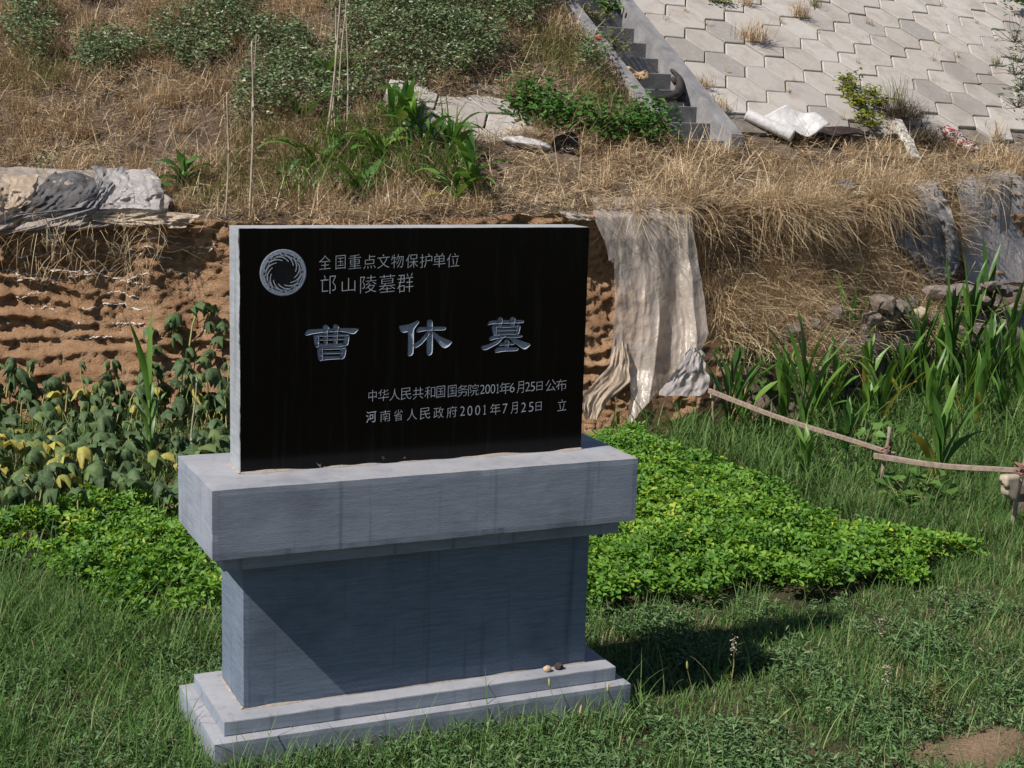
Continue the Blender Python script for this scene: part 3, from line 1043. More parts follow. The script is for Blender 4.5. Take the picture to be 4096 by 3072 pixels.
for c_, x in L4:
    y = 1013 + (953 - 1013) * (x - 885) / (1928 - 885)
    if c_ in '0123456789':
        it.append((c_, x, y, 12 if c_ == '1' else 25, 50))
    else:
        it.append((c_, x, y, {'日': 32, '月': 38, '中': 44, '国': 46}.get(c_, 58), {'日': 48}.get(c_, 64)))
glyphs(it, 'inscription', M['letter_fine'])
L5 = [('河', 877), ('南', 955), ('省', 1027), ('人', 1103), ('民', 1175), ('政', 1250), ('府', 1323), ('2', 1382), ('0', 1423), ('0', 1466), ('1', 1505), ('年', 1563), ('7', 1617), ('月', 1668), ('2', 1720), ('5', 1761), ('日', 1803), ('立', 1932)]
it = []
for c_, x in L5:
    y = 1130 + (1064 - 1130) * (x - 877) / (1932 - 877)
    if c_ in '0123456789':
        it.append((c_, x, y, 13 if c_ == '1' else 26, 52))
    else:
        it.append((c_, x, y, {'日': 32, '月': 36, '省': 48, '立': 48}.get(c_, 56), {'日': 48}.get(c_, 62)))
glyphs(it, 'inscription', M['letter_fine'])

# round emblem: ring with swirling rays round a dark centre
ecx, ecz = zoom1(391, 333)
erx = abs(zoom1(391 + 128, 333)[0] - ecx)
erz = abs(zoom1(391, 333 + 129)[1] - ecz)


def epol(r, th):
    return (ecx + erx * r * math.cos(th), ecz + erz * r * math.sin(th))


mb = MB()
n = 96
V, Fc = [], []
prof_e = [(0.40, 0.0), (0.62, -0.0012), (0.97, -0.0012), (1.0, -0.0002)]
for i in range(n):
    th = 2 * math.pi * i / n
    for r, y in prof_e:
        x, z = epol(r, th)
        V.append((x, y, z))
for i in range(n):
    j = (i + 1) % n
    for k in range(3):
        Fc.append((i * 4 + k, i * 4 + k + 1, j * 4 + k + 1, j * 4 + k))
mb.add(V[:], Fc)
emb = mb.build('emblem', M['letter'], tab)


def estrip(pts, w, y=-0.0022):
    V, Fc = [], []
    n = len(pts)
    for i, (r, th) in enumerate(pts):
        r0, t0 = pts[max(i - 1, 0)]
        r1, t1 = pts[min(i + 1, n - 1)]
        a, b = np.array(epol(r0, t0)), np.array(epol(r1, t1))
        d = (b - a) / (np.linalg.norm(b - a) + 1e-9)
        nn = np.array([-d[1], d[0]])
        ww = w[i] if hasattr(w, '__len__') else w
        p = np.array(epol(r, th))
        for sgn in (-1, 1):
            q = p + nn * sgn * ww / 2
            V.append((q[0], y, q[1]))
    for i in range(n - 1):
        Fc.append((2 * i, 2 * i + 1, 2 * i + 3, 2 * i + 2))
    return V, Fc


R0 = erx
mbd, mbl = MB(), MB()
for k in range(12):
    t0 = 2 * math.pi * k / 12 + 0.1
    pts = [(0.44 + 0.27 * (i / 12) ** 1.0, t0 + 0.95 * (i / 12)) for i in range(13)]
    ww = [R0 * (0.23 * (1 - i / 12) + 0.02) for i in range(13)]
    mbd.add(*estrip(pts, ww, -0.0020 - 0.00002 * k))
    mbl.add(*estrip([(r + 0.055, t - 0.10) for r, t in pts[1:]], R0 * 0.036, -0.0026 - 0.00002 * k))
# inner disc: the dark polished centre
V = [(ecx, -0.0019, ecz)] + [(epol(0.52, 2 * math.pi * i / 48)[0], -0.0019, epol(0.52, 2 * math.pi * i / 48)[1]) for i in range(48)]
mbd.add(V, [(0, 1 + i, 1 + (i + 1) % 48) for i in range(48)])
# wavy line of the outer figures with four hooked heads and four knots
for q in range(8):
    pts, pts2 = [], []
    for i in range(15):
        t = i / 14
        th = math.pi / 2 + 2 * math.pi * (q + 0.1 + 0.8 * t) / 8
        r = 0.80 + 0.035 * math.sin(t * math.pi) - 0.06 * (t < 0.1) + 0.012 * math.sin(t * 11)
        pts.append((r, th))
        pts2.append((r - 0.035, th))
    mbl.add(*estrip(pts, R0 * 0.026, -0.0021 - 0.00003 * q))
    mbd.add(*estrip(pts2, [R0 * 0.045 * (0.4 + math.sin(math.pi * i / 14)) for i in range(15)], -0.0017 - 0.00003 * q))
    tq = math.pi / 2 + 2 * math.pi * q / 8
    hook = [(0.86 + 0.055 * math.sin(a_), tq + 0.06 * math.cos(a_)) for a_ in np.linspace(0.3, 4.6, 9)]
    mbl.add(*estrip(hook, R0 * 0.024, -0.0028))
    mbd.add(*estrip([(0.84, tq - 0.07), (0.80, tq), (0.84, tq + 0.07)], R0 * 0.07, -0.0015))
mbd.build('emblem_recess', M['letter_dark'], tab)
mbl.build('emblem_relief', M['letter_fine'], tab)

# pebbles on the upper step
def lump(name, c, r, mat, label, cat, seed=0, sub=3, rough=0.25, group=None):
    bm = bmesh.new()
    bmesh.ops.create_icosphere(bm, subdivisions=sub, radius=1)
    for v in bm.verts:
        p = v.co.copy()
        k = 1 + rough * mnoise.noise(p * 1.6 + Vector((seed * 3.1, 0, 0))) + rough * 0.4 * mnoise.noise(p * 4 + Vector((0, seed, 0)))
        v.co = Vector((p.x * r[0] * k, p.y * r[1] * k, p.z * r[2] * k))
    V = np.array([v.co[:] for v in bm.verts]) + np.array(c)
    Fc = [tuple(x.index for x in f.verts) for f in bm.faces]
    bm.free()
    o = mkobj(name, V, Fc, mat, origin=c, smooth=True)
    return tag(o, label, cat, group)


p = at_z(2189, 2675, bodz + 0.013)
lump('pebble', (p[0], p[1], bodz + 0.013), (0.019, 0.015, 0.014), M['pebble'], 'small tan pebble on the pedestal step beside a dark clod', 'pebble', 1, 3, 0.1)
p = at_z(2236, 2664, bodz + 0.014)
lump('clod', (p[0], p[1], bodz + 0.013), (0.021, 0.017, 0.015), M['darkpebble'], 'small dark earth clod on the pedestal step beside a tan pebble', 'clod', 2, 3, 0.35)

# ------------------------------------------------------------------ hexagonal slab facing on the mound
LA = SA * HEXL
LC = HEXL * (-SA / 2 - 0.866 * SU)


def hexes(test, seed, dz=0.0):
    r = np.random.default_rng(seed)
    mb = MB()
    for p in range(-40, 60):
        for q in range(-40, 40):
            i, j = p + q, -p + 2 * q
            Vv = SO + LA * i + LC * j
            cen = Vv + LA + LC
            s = (cen - SO) @ SA
            w = (cen - SO) @ SU
            if not test(s, w):
                continue
            ring = [Vv, Vv + LA, Vv + 2 * LA + LC, Vv + 2 * LA + 2 * LC, Vv + LA + 2 * LC, Vv + LC]
            lift = r.normal(0, 0.0045) + dz
            tl = r.normal(0, 0.010, 2)
            gap = 0.958 + r.normal(0, 0.007)
            up_, in_, bot = [], [], []
            jit = r.normal(0, 0.003, 2)
            for c_ in ring:
                d = (c_ - cen) * gap
                ds, dw = d @ SA, d @ SU
                hgt = lift + tl[0] * ds + tl[1] * dw
                base = cen + d + SA * jit[0] + SU * jit[1]
                up_.append(base + SN * (hgt - 0.006))
                in_.append(base - d * 0.03 + SN * hgt)
                bot.append(base + SN * (hgt - 0.085))
            V = in_ + up_ + bot
            Fc = [tuple(range(6))[::-1]]
            for k in range(6):
                k2 = (k + 1) % 6
                Fc.append((k, 6 + k, 6 + k2, k2)[::-1])
                Fc.append((6 + k, 12 + k, 12 + k2, 6 + k2)[::-1])
            t = r.random()
            mb.add(V, Fc, 0, t)
    return mb


pav = thing('hexagonal_paving', 'pale hexagonal concrete slab facing on the mound slope beside the stair', 'slope paving', tuple(SO))
mb = hexes(lambda s, w: s > -0.40 and s < 8.5 and w < 7 and w > (-1.93 if s < 3.5 else -1.75), 4)
Vm = np.array(mb.v)
bmx = bmesh.new()
slabs = mkobj('slabs', Vm, mb.f, M['slab'], pav, tint=mb.t)
mb = MB()
def sp(s, w, h):
    return SO + SA * s + SU * w + SN * h
V = [sp(-0.57, -2.0, -0.03), sp(8.8, -1.95, -0.06), sp(8.8, 7.2, -0.06), sp(-0.57, 7.2, -0.03)]
V += [v - SN * 0.1 for v in V]
mb.add(V, [(0, 1, 2, 3), (1, 0, 4, 5), (3, 2, 6, 7), (0, 3, 7, 4), (2, 1, 5, 6)])
mb.build('cement_bed', M['cement_bed'], pav)
mb = hexes(lambda s, w: abs(s - HS) < 1.0 and abs(w - HW) < 0.55, 6, 0.0)
o = mb.build('slope_slab_row', M['slab'])
tag(o, 'row of hexagonal slabs half buried in dry grass left of the stair foot', 'slope paving')

# ------------------------------------------------------------------ stair
st = thing('concrete_stair', 'narrow concrete stair with side kerbs climbing the mound slope', 'stair', tuple(sp(-1.05, -2.0, 0)))
SH = np.array([-SA[1], SA[0], 0.0]) / math.hypot(SA[0], SA[1])   # horizontal uphill
RUN, RISE = 0.2485, 0.1671
for s0, s1, nm in ((-0.725, -0.555, 'side_kerb'), (-1.51, -1.375, 'side_kerb')):
    mb = MB()
    V = []
    w0, w1 = -2.24, 7.0
    tops = [(w0, 0.055), (w1, 0.055)]
    for s in (s0, s1):
        a0, a1 = sp(s, w0, 0.085), sp(s, w1, 0.085)
        b1 = sp(s, w1, -0.55)
        b0 = np.array([a0[0], a0[1], a0[2] - 0.35])
        V += [a0, a1, b1, b0]
    bm = bmesh.new()
    vs = [bm.verts.new(v) for v in V]
    for f in ((0, 1, 2, 3), (7, 6, 5, 4), (0, 4, 5, 1), (0, 3, 7, 4), (1, 5, 6, 2), (3, 2, 6, 7)):
        bm.faces.new([vs[i] for i in f])
    bmesh.ops.recalc_face_normals(bm, faces=bm.faces)
    bmesh.ops.bevel(bm, geom=bm.edges[:], offset=0.012, segments=2, affect='EDGES')
    bm.verts.index_update()
    mb.add([v.co for v in bm.verts], [[v.index for v in f.verts] for f in bm.faces])
    bm.free()
    mb.build(nm, M['concrete'], st)
for k in range(28):
    w = -1.873 - 0.60 + 0.30 * k
    nose = sp(0, w, -0.015)
    nz = nose[2]
    mb = MB()
    p0 = nose
    for s_, e_ in ((-1.38, -0.72),):
        sh0 = SA * s_
        sh1 = SA * e_
        dz = random.uniform(-0.004, 0.004)
        A = p0 + sh0
        B = p0 + sh1
        V = []
        for q in (A, B):
            f0 = q.copy()
            f0[2] = nz + dz
            V += [f0, f0 + SH * 0.285, f0 + SH * 0.285 - np.array([0, 0, 0.30]), f0 - np.array([0, 0, 0.172])]
        bm = bmesh.new()
        vs = [bm.verts.new(v) for v in V]
        for f in ((0, 1, 2, 3), (7, 6, 5, 4), (0, 4, 5, 1), (0, 3, 7, 4), (1, 5, 6, 2), (3, 2, 6, 7)):
            bm.faces.new([vs[i] for i in f])
        bmesh.ops.recalc_face_normals(bm, faces=bm.faces)
        bmesh.ops.bevel(bm, geom=bm.edges[:], offset=0.006, segments=1, affect='EDGES')
        bm.verts.index_update()
        mb.add([v.co for v in bm.verts], [[v.index for v in f.verts] for f in bm.faces])
        bm.free()
    if w < 4.8:
        mb.build('step', M['step'], st)


# ------------------------------------------------------------------ vegetation generators (numpy)
def blades(P, head, length, width, lean, curl, nseg=3, twist=None):
    """grass blades: base P, compass heading, start lean from vertical, extra bend along the blade"""
    n = len(P)
    hd = np.stack([np.cos(head), np.sin(head), np.zeros(n)], 1)
    side = np.stack([-np.sin(head), np.cos(head), np.zeros(n)], 1)
    if twist is not None:
        tv = np.stack([np.zeros(n), np.zeros(n), np.ones(n)], 1)
        side = side * np.cos(twist)[:, None] + (hd * 0.6 + tv * 0.6) * np.sin(twist)[:, None]
    V = np.zeros((n, 2 * nseg + 1, 3), np.float32)
    p = P.copy()
    a = lean.copy()
    for k in range(nseg):
        wk = width * (1 - 0.75 * (k / nseg) ** 1.5) * 0.5
        V[:, 2 * k] = p - side * wk[:, None]
        V[:, 2 * k + 1] = p + side * wk[:, None]
        st_ = length / nseg
        p = p + (hd * np.sin(a)[:, None] + np.array([0, 0, 1.0]) * np.cos(a)[:, None]) * st_[:, None]
        a = a + curl / nseg
    V[:, 2 * nseg] = p
    m_ = 2 * nseg + 1
    base = (np.arange(n) * m_)[:, None]
    tris = []
    for k in range(nseg - 1):
        tris += [[2 * k, 2 * k + 1, 2 * k + 3], [2 * k, 2 * k + 3, 2 * k + 2]]
    tris += [[2 * nseg - 2, 2 * nseg - 1, 2 * nseg]]
    T = (base[:, :, None] + np.array(tris)[None]).reshape(-1, 3)
    return V.reshape(-1, 3), T, m_


def leaves(P, d, nrm, length, width, fold=0.25, shape=0.45):
    """small pointed leaves: base P, unit direction d, unit face normal nrm; folded along the midrib"""
    n = len(P)
    side = np.cross(d, nrm)
    side /= np.linalg.norm(side, axis=1, keepdims=True) + 1e-9
    L = length[:, None]
    Wd = width[:, None]
    V = np.zeros((n, 6, 3), np.float32)
    V[:, 0] = P
    V[:, 1] = P + d * L * shape - side * Wd * 0.5 + nrm * Wd * fold
    V[:, 2] = P + d * L * 0.8 - side * Wd * 0.33 + nrm * Wd * fold * 0.5
    V[:, 3] = P + d * L - nrm * L * 0.12
    V[:, 4] = P + d * L * 0.8 + side * Wd * 0.33 + nrm * Wd * fold * 0.5
    V[:, 5] = P + d * L * shape + side * Wd * 0.5 + nrm * Wd * fold
    base = (np.arange(n) * 6)[:, None, None]
    tri = np.array([[0, 3, 2], [0, 2, 1], [0, 5, 4], [0, 4, 3]])[None]
    T = (base + tri).reshape(-1, 3)
    return V.reshape(-1, 3), T, 6


def unit(v):
    return v / (np.linalg.norm(v, axis=1, keepdims=True) + 1e-9)


def randdir(n, zlo=-0.2, zhi=1.0):
    a = rng.uniform(0, 2 * np.pi, n)
    z = rng.uniform(zlo, zhi, n)
    r = np.sqrt(np.maximum(1 - z * z, 0))
    return np.stack([r * np.cos(a), r * np.sin(a), z], 1)


class Soup:
    def __init__(s):
        s.V, s.T, s.t, s.n = [], [], [], 0

    def add(s, VT, tint):
        V, T, k = VT
        s.V.append(V)
        s.T.append(T + s.n)
        s.t.append(np.repeat(tint, k))
        s.n += len(V)

    def build(s, name, mat, parent=None, origin=None):
        return mkobj(name, np.concatenate(s.V), np.concatenate(s.T), mat, parent, origin, tint=np.concatenate(s.t))


def visible(P, mg=260):
    u, v = project(P)
    return (u > -mg) & (u < W + mg) & (v > -mg) & (v < H + mg)


def scatter_ground(n, x0, x1, y0, y1):
    x = rng.uniform(x0, x1, n)
    y = rng.uniform(y0, y1, n)
    P = np.stack([x, y, ground_z(x, y)], 1)
    P = P[visible(P)]
    inm = (P[:, 0] > -0.915) & (P[:, 0] < 0.910) & (P[:, 1] > -0.247) & (P[:, 1] < 0.403)
    return P[~inm]


BED_R = [(2330, 1712), (2560, 1705), (2900, 1835), (3150, 1960), (3330, 2030), (3700, 2095), (4020, 2160), (4010, 2215), (3840, 2270), (3560, 2340), (3300, 2385), (2900, 2400), (2560, 2455), (2250, 2440), (2250, 1712)]
BED_L = [(-400, 1990), (100, 2000), (330, 1985), (600, 1960), (890, 1985), (900, 2420), (760, 2500), (560, 2490), (330, 2420), (150, 2330), (-400, 2280)]
PUMP = [(-400, 1360), (880, 1330), (960, 1330), (940, 1900), (600, 1940), (330, 1960), (-400, 1965)]


def regions(P, h=0.12):
    u, v = project(P + np.array([0, 0, h]))
    un = u + 130 * (fbm(P[:, 0] * 3, P[:, 1] * 3, 55, 3) - 0.5)
    vn_ = v + 120 * (fbm(P[:, 0] * 3, P[:, 1] * 3, 57, 3) - 0.5)
    return inpoly(un, vn_, BED_R), inpoly(un, vn_, BED_L), inpoly(un, vn_, PUMP), u, v


# --- lawn
P = scatter_ground(430000, -3.6, 8.0, -3.2, 3.2)
bR, bL, pu, u, v = regions(P, 0.05)
dirt = np.hypot((P[:, 0] - dirt_c[0]) / 0.26, (P[:, 1] - dirt_c[1]) / 0.14) < 1.0 + 1.6 * (fbm(P[:, 0] * 6, P[:, 1] * 6, 71, 3) - 0.5)
front = (P[:, 1] < 2.4) & ~(bR | bL | pu)
keep = front & ((~dirt) | (rng.random(len(P)) < 0.6))
dens = fbm(P[:, 0] * 2.2, P[:, 1] * 2.2, 61, 3)
keep &= rng.random(len(P)) < np.clip(0.50 + 1.6 * (dens - 0.42), 0.2, 1)
P1 = P[keep]
n = len(P1)
tall = fbm(P1[:, 0] * 1.7, P1[:, 1] * 1.7, 63, 3)
L = rng.uniform(0.045, 0.135, n) * (0.5 + 1.1 * tall)
L *= np.where((P1[:, 0] < -0.95) & (P1[:, 1] > -0.6), 1.45, 1.0)
back = np.clip((P1[:, 1] - 0.2) / 1.5, 0, 1)
L *= 1 + 0.5 * back
L *= np.where((P1[:, 0] > 0.9) & (P1[:, 1] < 0.8), 0.72, 1.0)
t = np.clip(rng.normal(0.42, 0.17, n) + 0.30 * (fbm(P1[:, 0] * 1.1, P1[:, 1] * 1.1, 65, 3) - 0.5), 0, 0.86)
dry = rng.random(n) < 0.05 + 0.13 * np.clip(fbm(P1[:, 0] * 1.4, P1[:, 1] * 1.4, 67, 3) - 0.45, 0, 1) * 4 * (P1[:, 0] > 1.0)
t = np.where(dry, rng.uniform(0.88, 1.0, n), t)
sp_ = Soup()
sp_.add(blades(P1, rng.uniform(0, 2 * np.pi, n), L, rng.uniform(0.0030, 0.0056, n), rng.uniform(0.05, 0.9, n), rng.uniform(0.3, 1.6, n), 3, rng.uniform(-0.7, 0.7, n)), t)
# longer arching blades and seed stalks
sel = rng.random(n) < 0.018
P2 = P1[sel]
k = len(P2)
sp_.add(blades(P2, rng.uniform(0, 2 * np.pi, k), rng.uniform(0.14, 0.30, k), rng.uniform(0.003, 0.006, k), rng.uniform(0.05, 0.5, k), rng.uniform(0.5, 1.8, k), 5), np.clip(rng.normal(0.6, 0.2, k), 0, 1))
# a fringe of taller stems standing against the foot of the monument
fx = np.concatenate([rng.uniform(-1.05, 0.95, 900), np.full(420, -0.97) + rng.normal(0, 0.05, 420)])
fy = np.concatenate([-0.29 - np.abs(rng.normal(0, 0.10, 900)), rng.uniform(-0.3, 0.55, 420)])
Pf = np.stack([fx, fy, np.zeros(len(fx))], 1)
k = len(Pf)
sp_.add(blades(Pf, rng.uniform(0, 2 * np.pi, k), rng.uniform(0.05, 0.22, k) * np.where(rng.random(k) < 0.12, 1.7, 1), rng.uniform(0.003, 0.006, k), rng.uniform(0.0, 0.5, k), rng.uniform(0.3, 1.5, k), 4), np.clip(rng.normal(0.45, 0.2, k), 0, 0.95))
o = sp_.build('lawn_grass', M['lawn'])
tag(o, 'short green lawn grass growing around the stone pedestal', 'grass', kind='stuff')

# --- small leaved weeds in the lawn's foreground
P = scatter_ground(46000, -3.4, 5.5, -3.2, 1.8)
bR, bL, pu, u, v = regions(P, 0.05)
dn = fbm(P[:, 0] * 2.6, P[:, 1] * 2.6, 81, 3)
dirt = np.hypot((P[:, 0] - dirt_c[0]) / 0.28, (P[:, 1] - dirt_c[1]) / 0.15) < 1.0
P = P[(v > 2380) & ~bL & ~bR & ~dirt & (rng.random(len(P)) < np.clip(3.2 * (dn - 0.40) + 0.30 * (v > 2850), 0, 1))]
sp_ = Soup()
for lay in range(5):
    n = len(P)
    h = rng.uniform(0.015, 0.085, n)
    Q_ = P + np.stack([rng.normal(0, 0.022, n), rng.normal(0, 0.022, n), h], 1)
    d = unit(randdir(n, -0.1, 0.7))
    sp_.add(leaves(Q_, d, unit(np.cross(np.cross(d, np.array([0, 0, 1.0])), d) + 0.4 * rng.normal(size=(n, 3))), rng.uniform(0.020, 0.048, n), rng.uniform(0.006, 0.013, n)), np.clip(rng.normal(0.5, 0.22, n), 0, 1))
o = sp_.build('lawn_weeds', M['weed'])
tag(o, 'low small leaved weeds mixed into the grass before the pedestal', 'weeds', kind='stuff')

# --- crabgrass among the corn behind the bean bed, and left edge
P = scatter_ground(170000, -2.9, 9.6, 0.9, 7.2)
bR, bL, pu, u, v = regions(P, 0.10)
yf, _ = prof(P[:, 0], 0)
keep = ~((bR & (rng.random(len(P)) < 0.93)) | (bL & (rng.random(len(P)) < 0.7))) & (P[:, 1] < yf + 0.05) & ~(pu & (rng.random(len(P)) < 0.52)) & ~((P[:, 0] > 2.3) & (P[:, 0] < 4.15) & (P[:, 1] > 4.85 + 0.12 * np.sin(P[:, 0] * 9)))
keep &= rng.random(len(P)) < 0.42
P = P[keep]
n = len(P)
tl = fbm(P[:, 0] * 1.5, P[:, 1] * 1.5, 91, 3)
sp_ = Soup()
sp_.add(blades(P, rng.uniform(0, 2 * np.pi, n), rng.uniform(0.12, 0.34, n) * (0.45 + 1.1 * tl), rng.uniform(0.005, 0.010, n), rng.uniform(0.05, 0.8, n), rng.uniform(0.5, 2.0, n), 4, rng.uniform(-0.6, 0.6, n)), np.clip(rng.normal(0.5, 0.2, n), 0, 1))
P2 = P[(rng.random(n) < 0.10) & (P[:, 0] > 3.2) & (P[:, 1] > 2.6)]
k = len(P2)
sp_.add(blades(P2, rng.uniform(0, 2 * np.pi, k), rng.uniform(0.20, 0.50, k), rng.uniform(0.010, 0.020, k), rng.uniform(0.0, 0.6, k), rng.uniform(0.5, 2.0, k), 5, rng.uniform(-0.5, 0.5, k)), np.clip(rng.normal(0.62, 0.2, k), 0, 1))
o = sp_.build('crabgrass', M['crab'])
tag(o, 'dense ankle high green crabgrass around the corn behind the bean bed', 'grass', kind='stuff')

# --- peanut beds: four leaflets to a leaf
def peanut(n0, which, x0, x1, y0, y1, name, label, cover):
    P = scatter_ground(n0, x0, x1, y0, y1)
    bR, bL, pu, u, v = regions(P, 0.17)
    b2R, b2L, _p, _u, _v = regions(P, 0.03)
    P = P[(bR & b2R if which == 'R' else bL & b2L)]
    P = P[rng.random(len(P)) < cover(P)]
    n = len(P)
    mound = fbm(P[:, 0] * 2.6, P[:, 1] * 2.6, 101, 3)
    u, v = project(P + np.array([0, 0, 0.12]))
    poly = BED_R if which == 'R' else BED_L
    edge = sum(inpoly(u + a_, v + b_, poly).astype(float) for a_, b_ in ((-90, 0), (90, 0), (0, -60), (0, 60), (0, 0))) / 5
    top = (0.05 + 0.26 * mound) * (0.35 + 0.65 * edge)
    h = top * np.sqrt(rng.uniform(0.12, 1, n))
    sp_ = Soup()
    head = rng.uniform(0, 2 * np.pi, n)
    C0 = P + np.stack([np.zeros(n), np.zeros(n), h], 1)
    tn = np.clip(rng.normal(0.46, 0.22, n) + 0.5 * (fbm(P[:, 0] * 2, P[:, 1] * 2, 108, 3) - 0.5), 0, 1)
    tip = rng.normal(0, 0.48, (n, 2))
    nrm0 = unit(np.stack([tip[:, 0] - 0.12, tip[:, 1] - 0.1, np.ones(n)], 1))
    for q, (da, ln) in enumerate(((0.55, 1.0), (-0.55, 1.0), (2.1, 0.8), (-2.1, 0.8))):
        a = head + da
        d = np.stack([np.cos(a), np.sin(a), np.zeros(n)], 1)
        d = unit(d - nrm0 * np.sum(d * nrm0, 1, keepdims=True) + nrm0 * rng.uniform(-0.2, 0.45, n)[:, None])
        nn = unit(nrm0 + 0.25 * rng.normal(size=(n, 3)))
        sp_.add(leaves(C0 + d * 0.004, d, nn, rng.uniform(0.030, 0.058, n) * ln, rng.uniform(0.018, 0.032, n) * ln, 0.2, 0.55), np.clip(tn + rng.normal(0, 0.10, n), 0, 1))
    o = sp_.build(name, M['peanut'])
    tag(o, label, 'crop bed', kind='stuff')


peanut(52000, 'R', 0.7, 5.5, 0.6, 5.6, 'peanut_bed', 'bright green peanut crop bed on the far side of the monument by the fence', lambda P: np.clip(0.60 + 1.6 * (fbm(P[:, 0] * 3, P[:, 1] * 3, 103, 3) - 0.42), 0.12, 1))
peanut(40000, 'L', -3.5, 0.2, 0.8, 5.0, 'peanut_bed', 'bright green peanut crop bed before the wilting pumpkin vines', lambda P: np.clip(0.36 + 3.0 * (fbm(P[:, 0] * 2.6, P[:, 1] * 3.4, 105, 3) - 0.47), 0.0, 1))

# --- wilting pumpkin vines
def pumpkin_leaf(mb_, mbs, c, r, tint, droop, yaw, tiltv, stem_to):
    nseg = 15
    sqx, sqy, crl, cph = random.uniform(0.6, 1.15), random.uniform(0.75, 1.2), random.uniform(-0.7, 0.7), random.uniform(0, 6.28)
    V = [(0, 0, 0)]
    for ring, rr in ((1, 0.5), (2, 1.0)):
        for k in range(nseg):
            th = 2 * math.pi * k / nseg
            lob = 1 - 0.16 * (0.5 - 0.5 * math.cos(5 * th)) if ring == 2 else 1
            if ring == 2 and k == 0:
                lob = 0.45
            ra = r * rr * lob
            sag = -droop * r * (rr ** 2) * (0.75 + 0.45 * math.cos(5 * th + 0.4) * (ring == 2) + random.uniform(-0.12, 0.12)) + 0.07 * r * math.cos(5 * th) * (ring == 1)
            sh = 1 - 0.34 * droop * rr
            V.append((ra * math.cos(th) * sh * sqx, ra * math.sin(th) * sh * sqy, sag + crl * r * math.cos(th + cph) ** 2 * rr * rr))
    Rm = Matrix.Rotation(yaw, 3, 'Z') @ Matrix.Rotation(tiltv[0], 3, 'X') @ Matrix.Rotation(tiltv[1], 3, 'Y')
    V = [np.array(Rm @ Vector(p)) + c for p in V]
    Fc = [(0, 1 + k, 1 + (k + 1) % nseg) for k in range(nseg)]
    for k in range(nseg):
        k2 = (k + 1) % nseg
        Fc.append((1 + k, 1 + nseg + k, 1 + nseg + k2))
        Fc.append((1 + k, 1 + nseg + k2, 1 + k2))
    b = len(mb_.v)
    mb_.add(V, Fc, 0, tint)
    mid = (np.array(c) + np.array(stem_to)) / 2 + np.array([random.uniform(-.03, .03), random.uniform(-.03, .03), 0.03])
    mbs.tube([stem_to, mid, c], [0.006, 0.005, 0.004], 5, 0, random.random(), cap=False)


mbp, mbs = MB(), MB()
cnt = 0
placed = []
while cnt < 460:
    u = random.uniform(-150, 930)
    v = random.uniform(1430, 1965)
    z = 0.08 + 0.24 * random.random() ** 0.8
    p = at_z(u, v, z)
    yf_ = float(prof(p[0], 0)[0])
    if p[1] > yf_ - 0.05:
        dy = random.uniform(-0.25, 0.15)
        for _ in range(5):
            p = at_y(u, v, float(prof(p[0], 0)[0]) + dy)
        if p[2] > 0.62 or (p[2] > 0.4 and random.random() < 0.5):
            continue
    r = random.uniform(0.06, 0.125)
    x = random.random()
    yel = 0.17 if v > 1750 or u < 260 else 0.07
    tint = random.uniform(0.78, 1.0) if x < yel else random.uniform(0.0, 0.74)
    g0 = (p[0] + random.uniform(-.08, .08), p[1] + random.uniform(-.08, .08), max(p[2] - random.uniform(0.15, 0.32), 0.0))
    pumpkin_leaf(mbp, mbs, np.array(p), r, tint, random.uniform(0.4, 1.45), random.uniform(0, 6.28), (random.uniform(-.7, .4), random.uniform(-.5, .5)), g0)
    cnt += 1
pv = thing('pumpkin_vines', 'wilting pumpkin vines with drooping dark and yellow leaves below the earth face', 'pumpkin vines', (0, 4.8, 0))
pv['kind'] = 'stuff'
o = mbp.build('foliage', M['pumpkin'], pv, smooth=True)
mbs.build('stalk', M['stem'], pv, smooth=True)
# a second vine climbing the face next to the tablet
mbp, mbs = MB(), MB()
pv = thing('pumpkin_vine', 'pumpkin vine with hanging green leaves climbing the earth face left of the tablet', 'pumpkin vine', tuple(at_y(760, 1400, 6.2)))
tips = [(785, 1215), (845, 1232), (705, 1250), (690, 1290), (835, 1285), (600, 1315), (870, 1345), (620, 1385), (700, 1330), (850, 1400), (760, 1390), (900, 1300)]
for u, v in tips:
    p = at_y(u, v, 6.2)
    for _ in range(5):
        y = face_y(p[0], p[2]) - 0.12
        p = at_y(u, v, y)
    pumpkin_leaf(mbp, mbs, np.array(p), random.uniform(0.085, 0.115), random.uniform(0.05, 0.55), random.uniform(0.7, 1.15), random.uniform(0, 6.28), (random.uniform(-.7, -.2), random.uniform(-.3, .3)), (p[0] + random.uniform(-.08, .08), y + 0.12, p[2] - 0.2))
vp = []
for u, v in ((740, 1520), (755, 1400), (770, 1300), (800, 1215)):
    p = at_y(u, v, 6.2)
    for _ in range(5):
        p = at_y(u, v, face_y(p[0], p[2]) - 0.06)
    vp.append(p)
mbs.tube(vp, 0.008, 6)
mbp.build('foliage', M['pumpkin'], pv, smooth=True)
mbs.build('stalk', M['stem'], pv, smooth=True)

# --- dry grass on the terrace, rim and slope
def scatter_hill(n, x0, x1, d0, d1):
    x = rng.uniform(x0, x1, n)
    yr, _ = prof(x, 4)
    y = yr + rng.uniform(d0, d1, n)
    P = np.stack([x, y, hill_z(x, y)], 1)
    P = P[visible(P, 200)]
    s, w = slope_sw(P[:, 0], P[:, 1])
    bad = (s > -1.49) & (w > np.where(s < -0.53, -2.22, -2.02))
    return P[~bad]


CLEAR = [(hill_hit(u_, v_), r_) for u_, v_, r_ in [(2205, 618, .10), (2240, 640, .13), (2280, 640, .13), (2040, 585, .10), (2100, 600, .10), (2160, 610, .10), (3000, 560, .12), (3080, 590, .12), (3150, 615, .12), (3260, 610, .11), (3350, 620, .11), (3440, 625, .11)]]


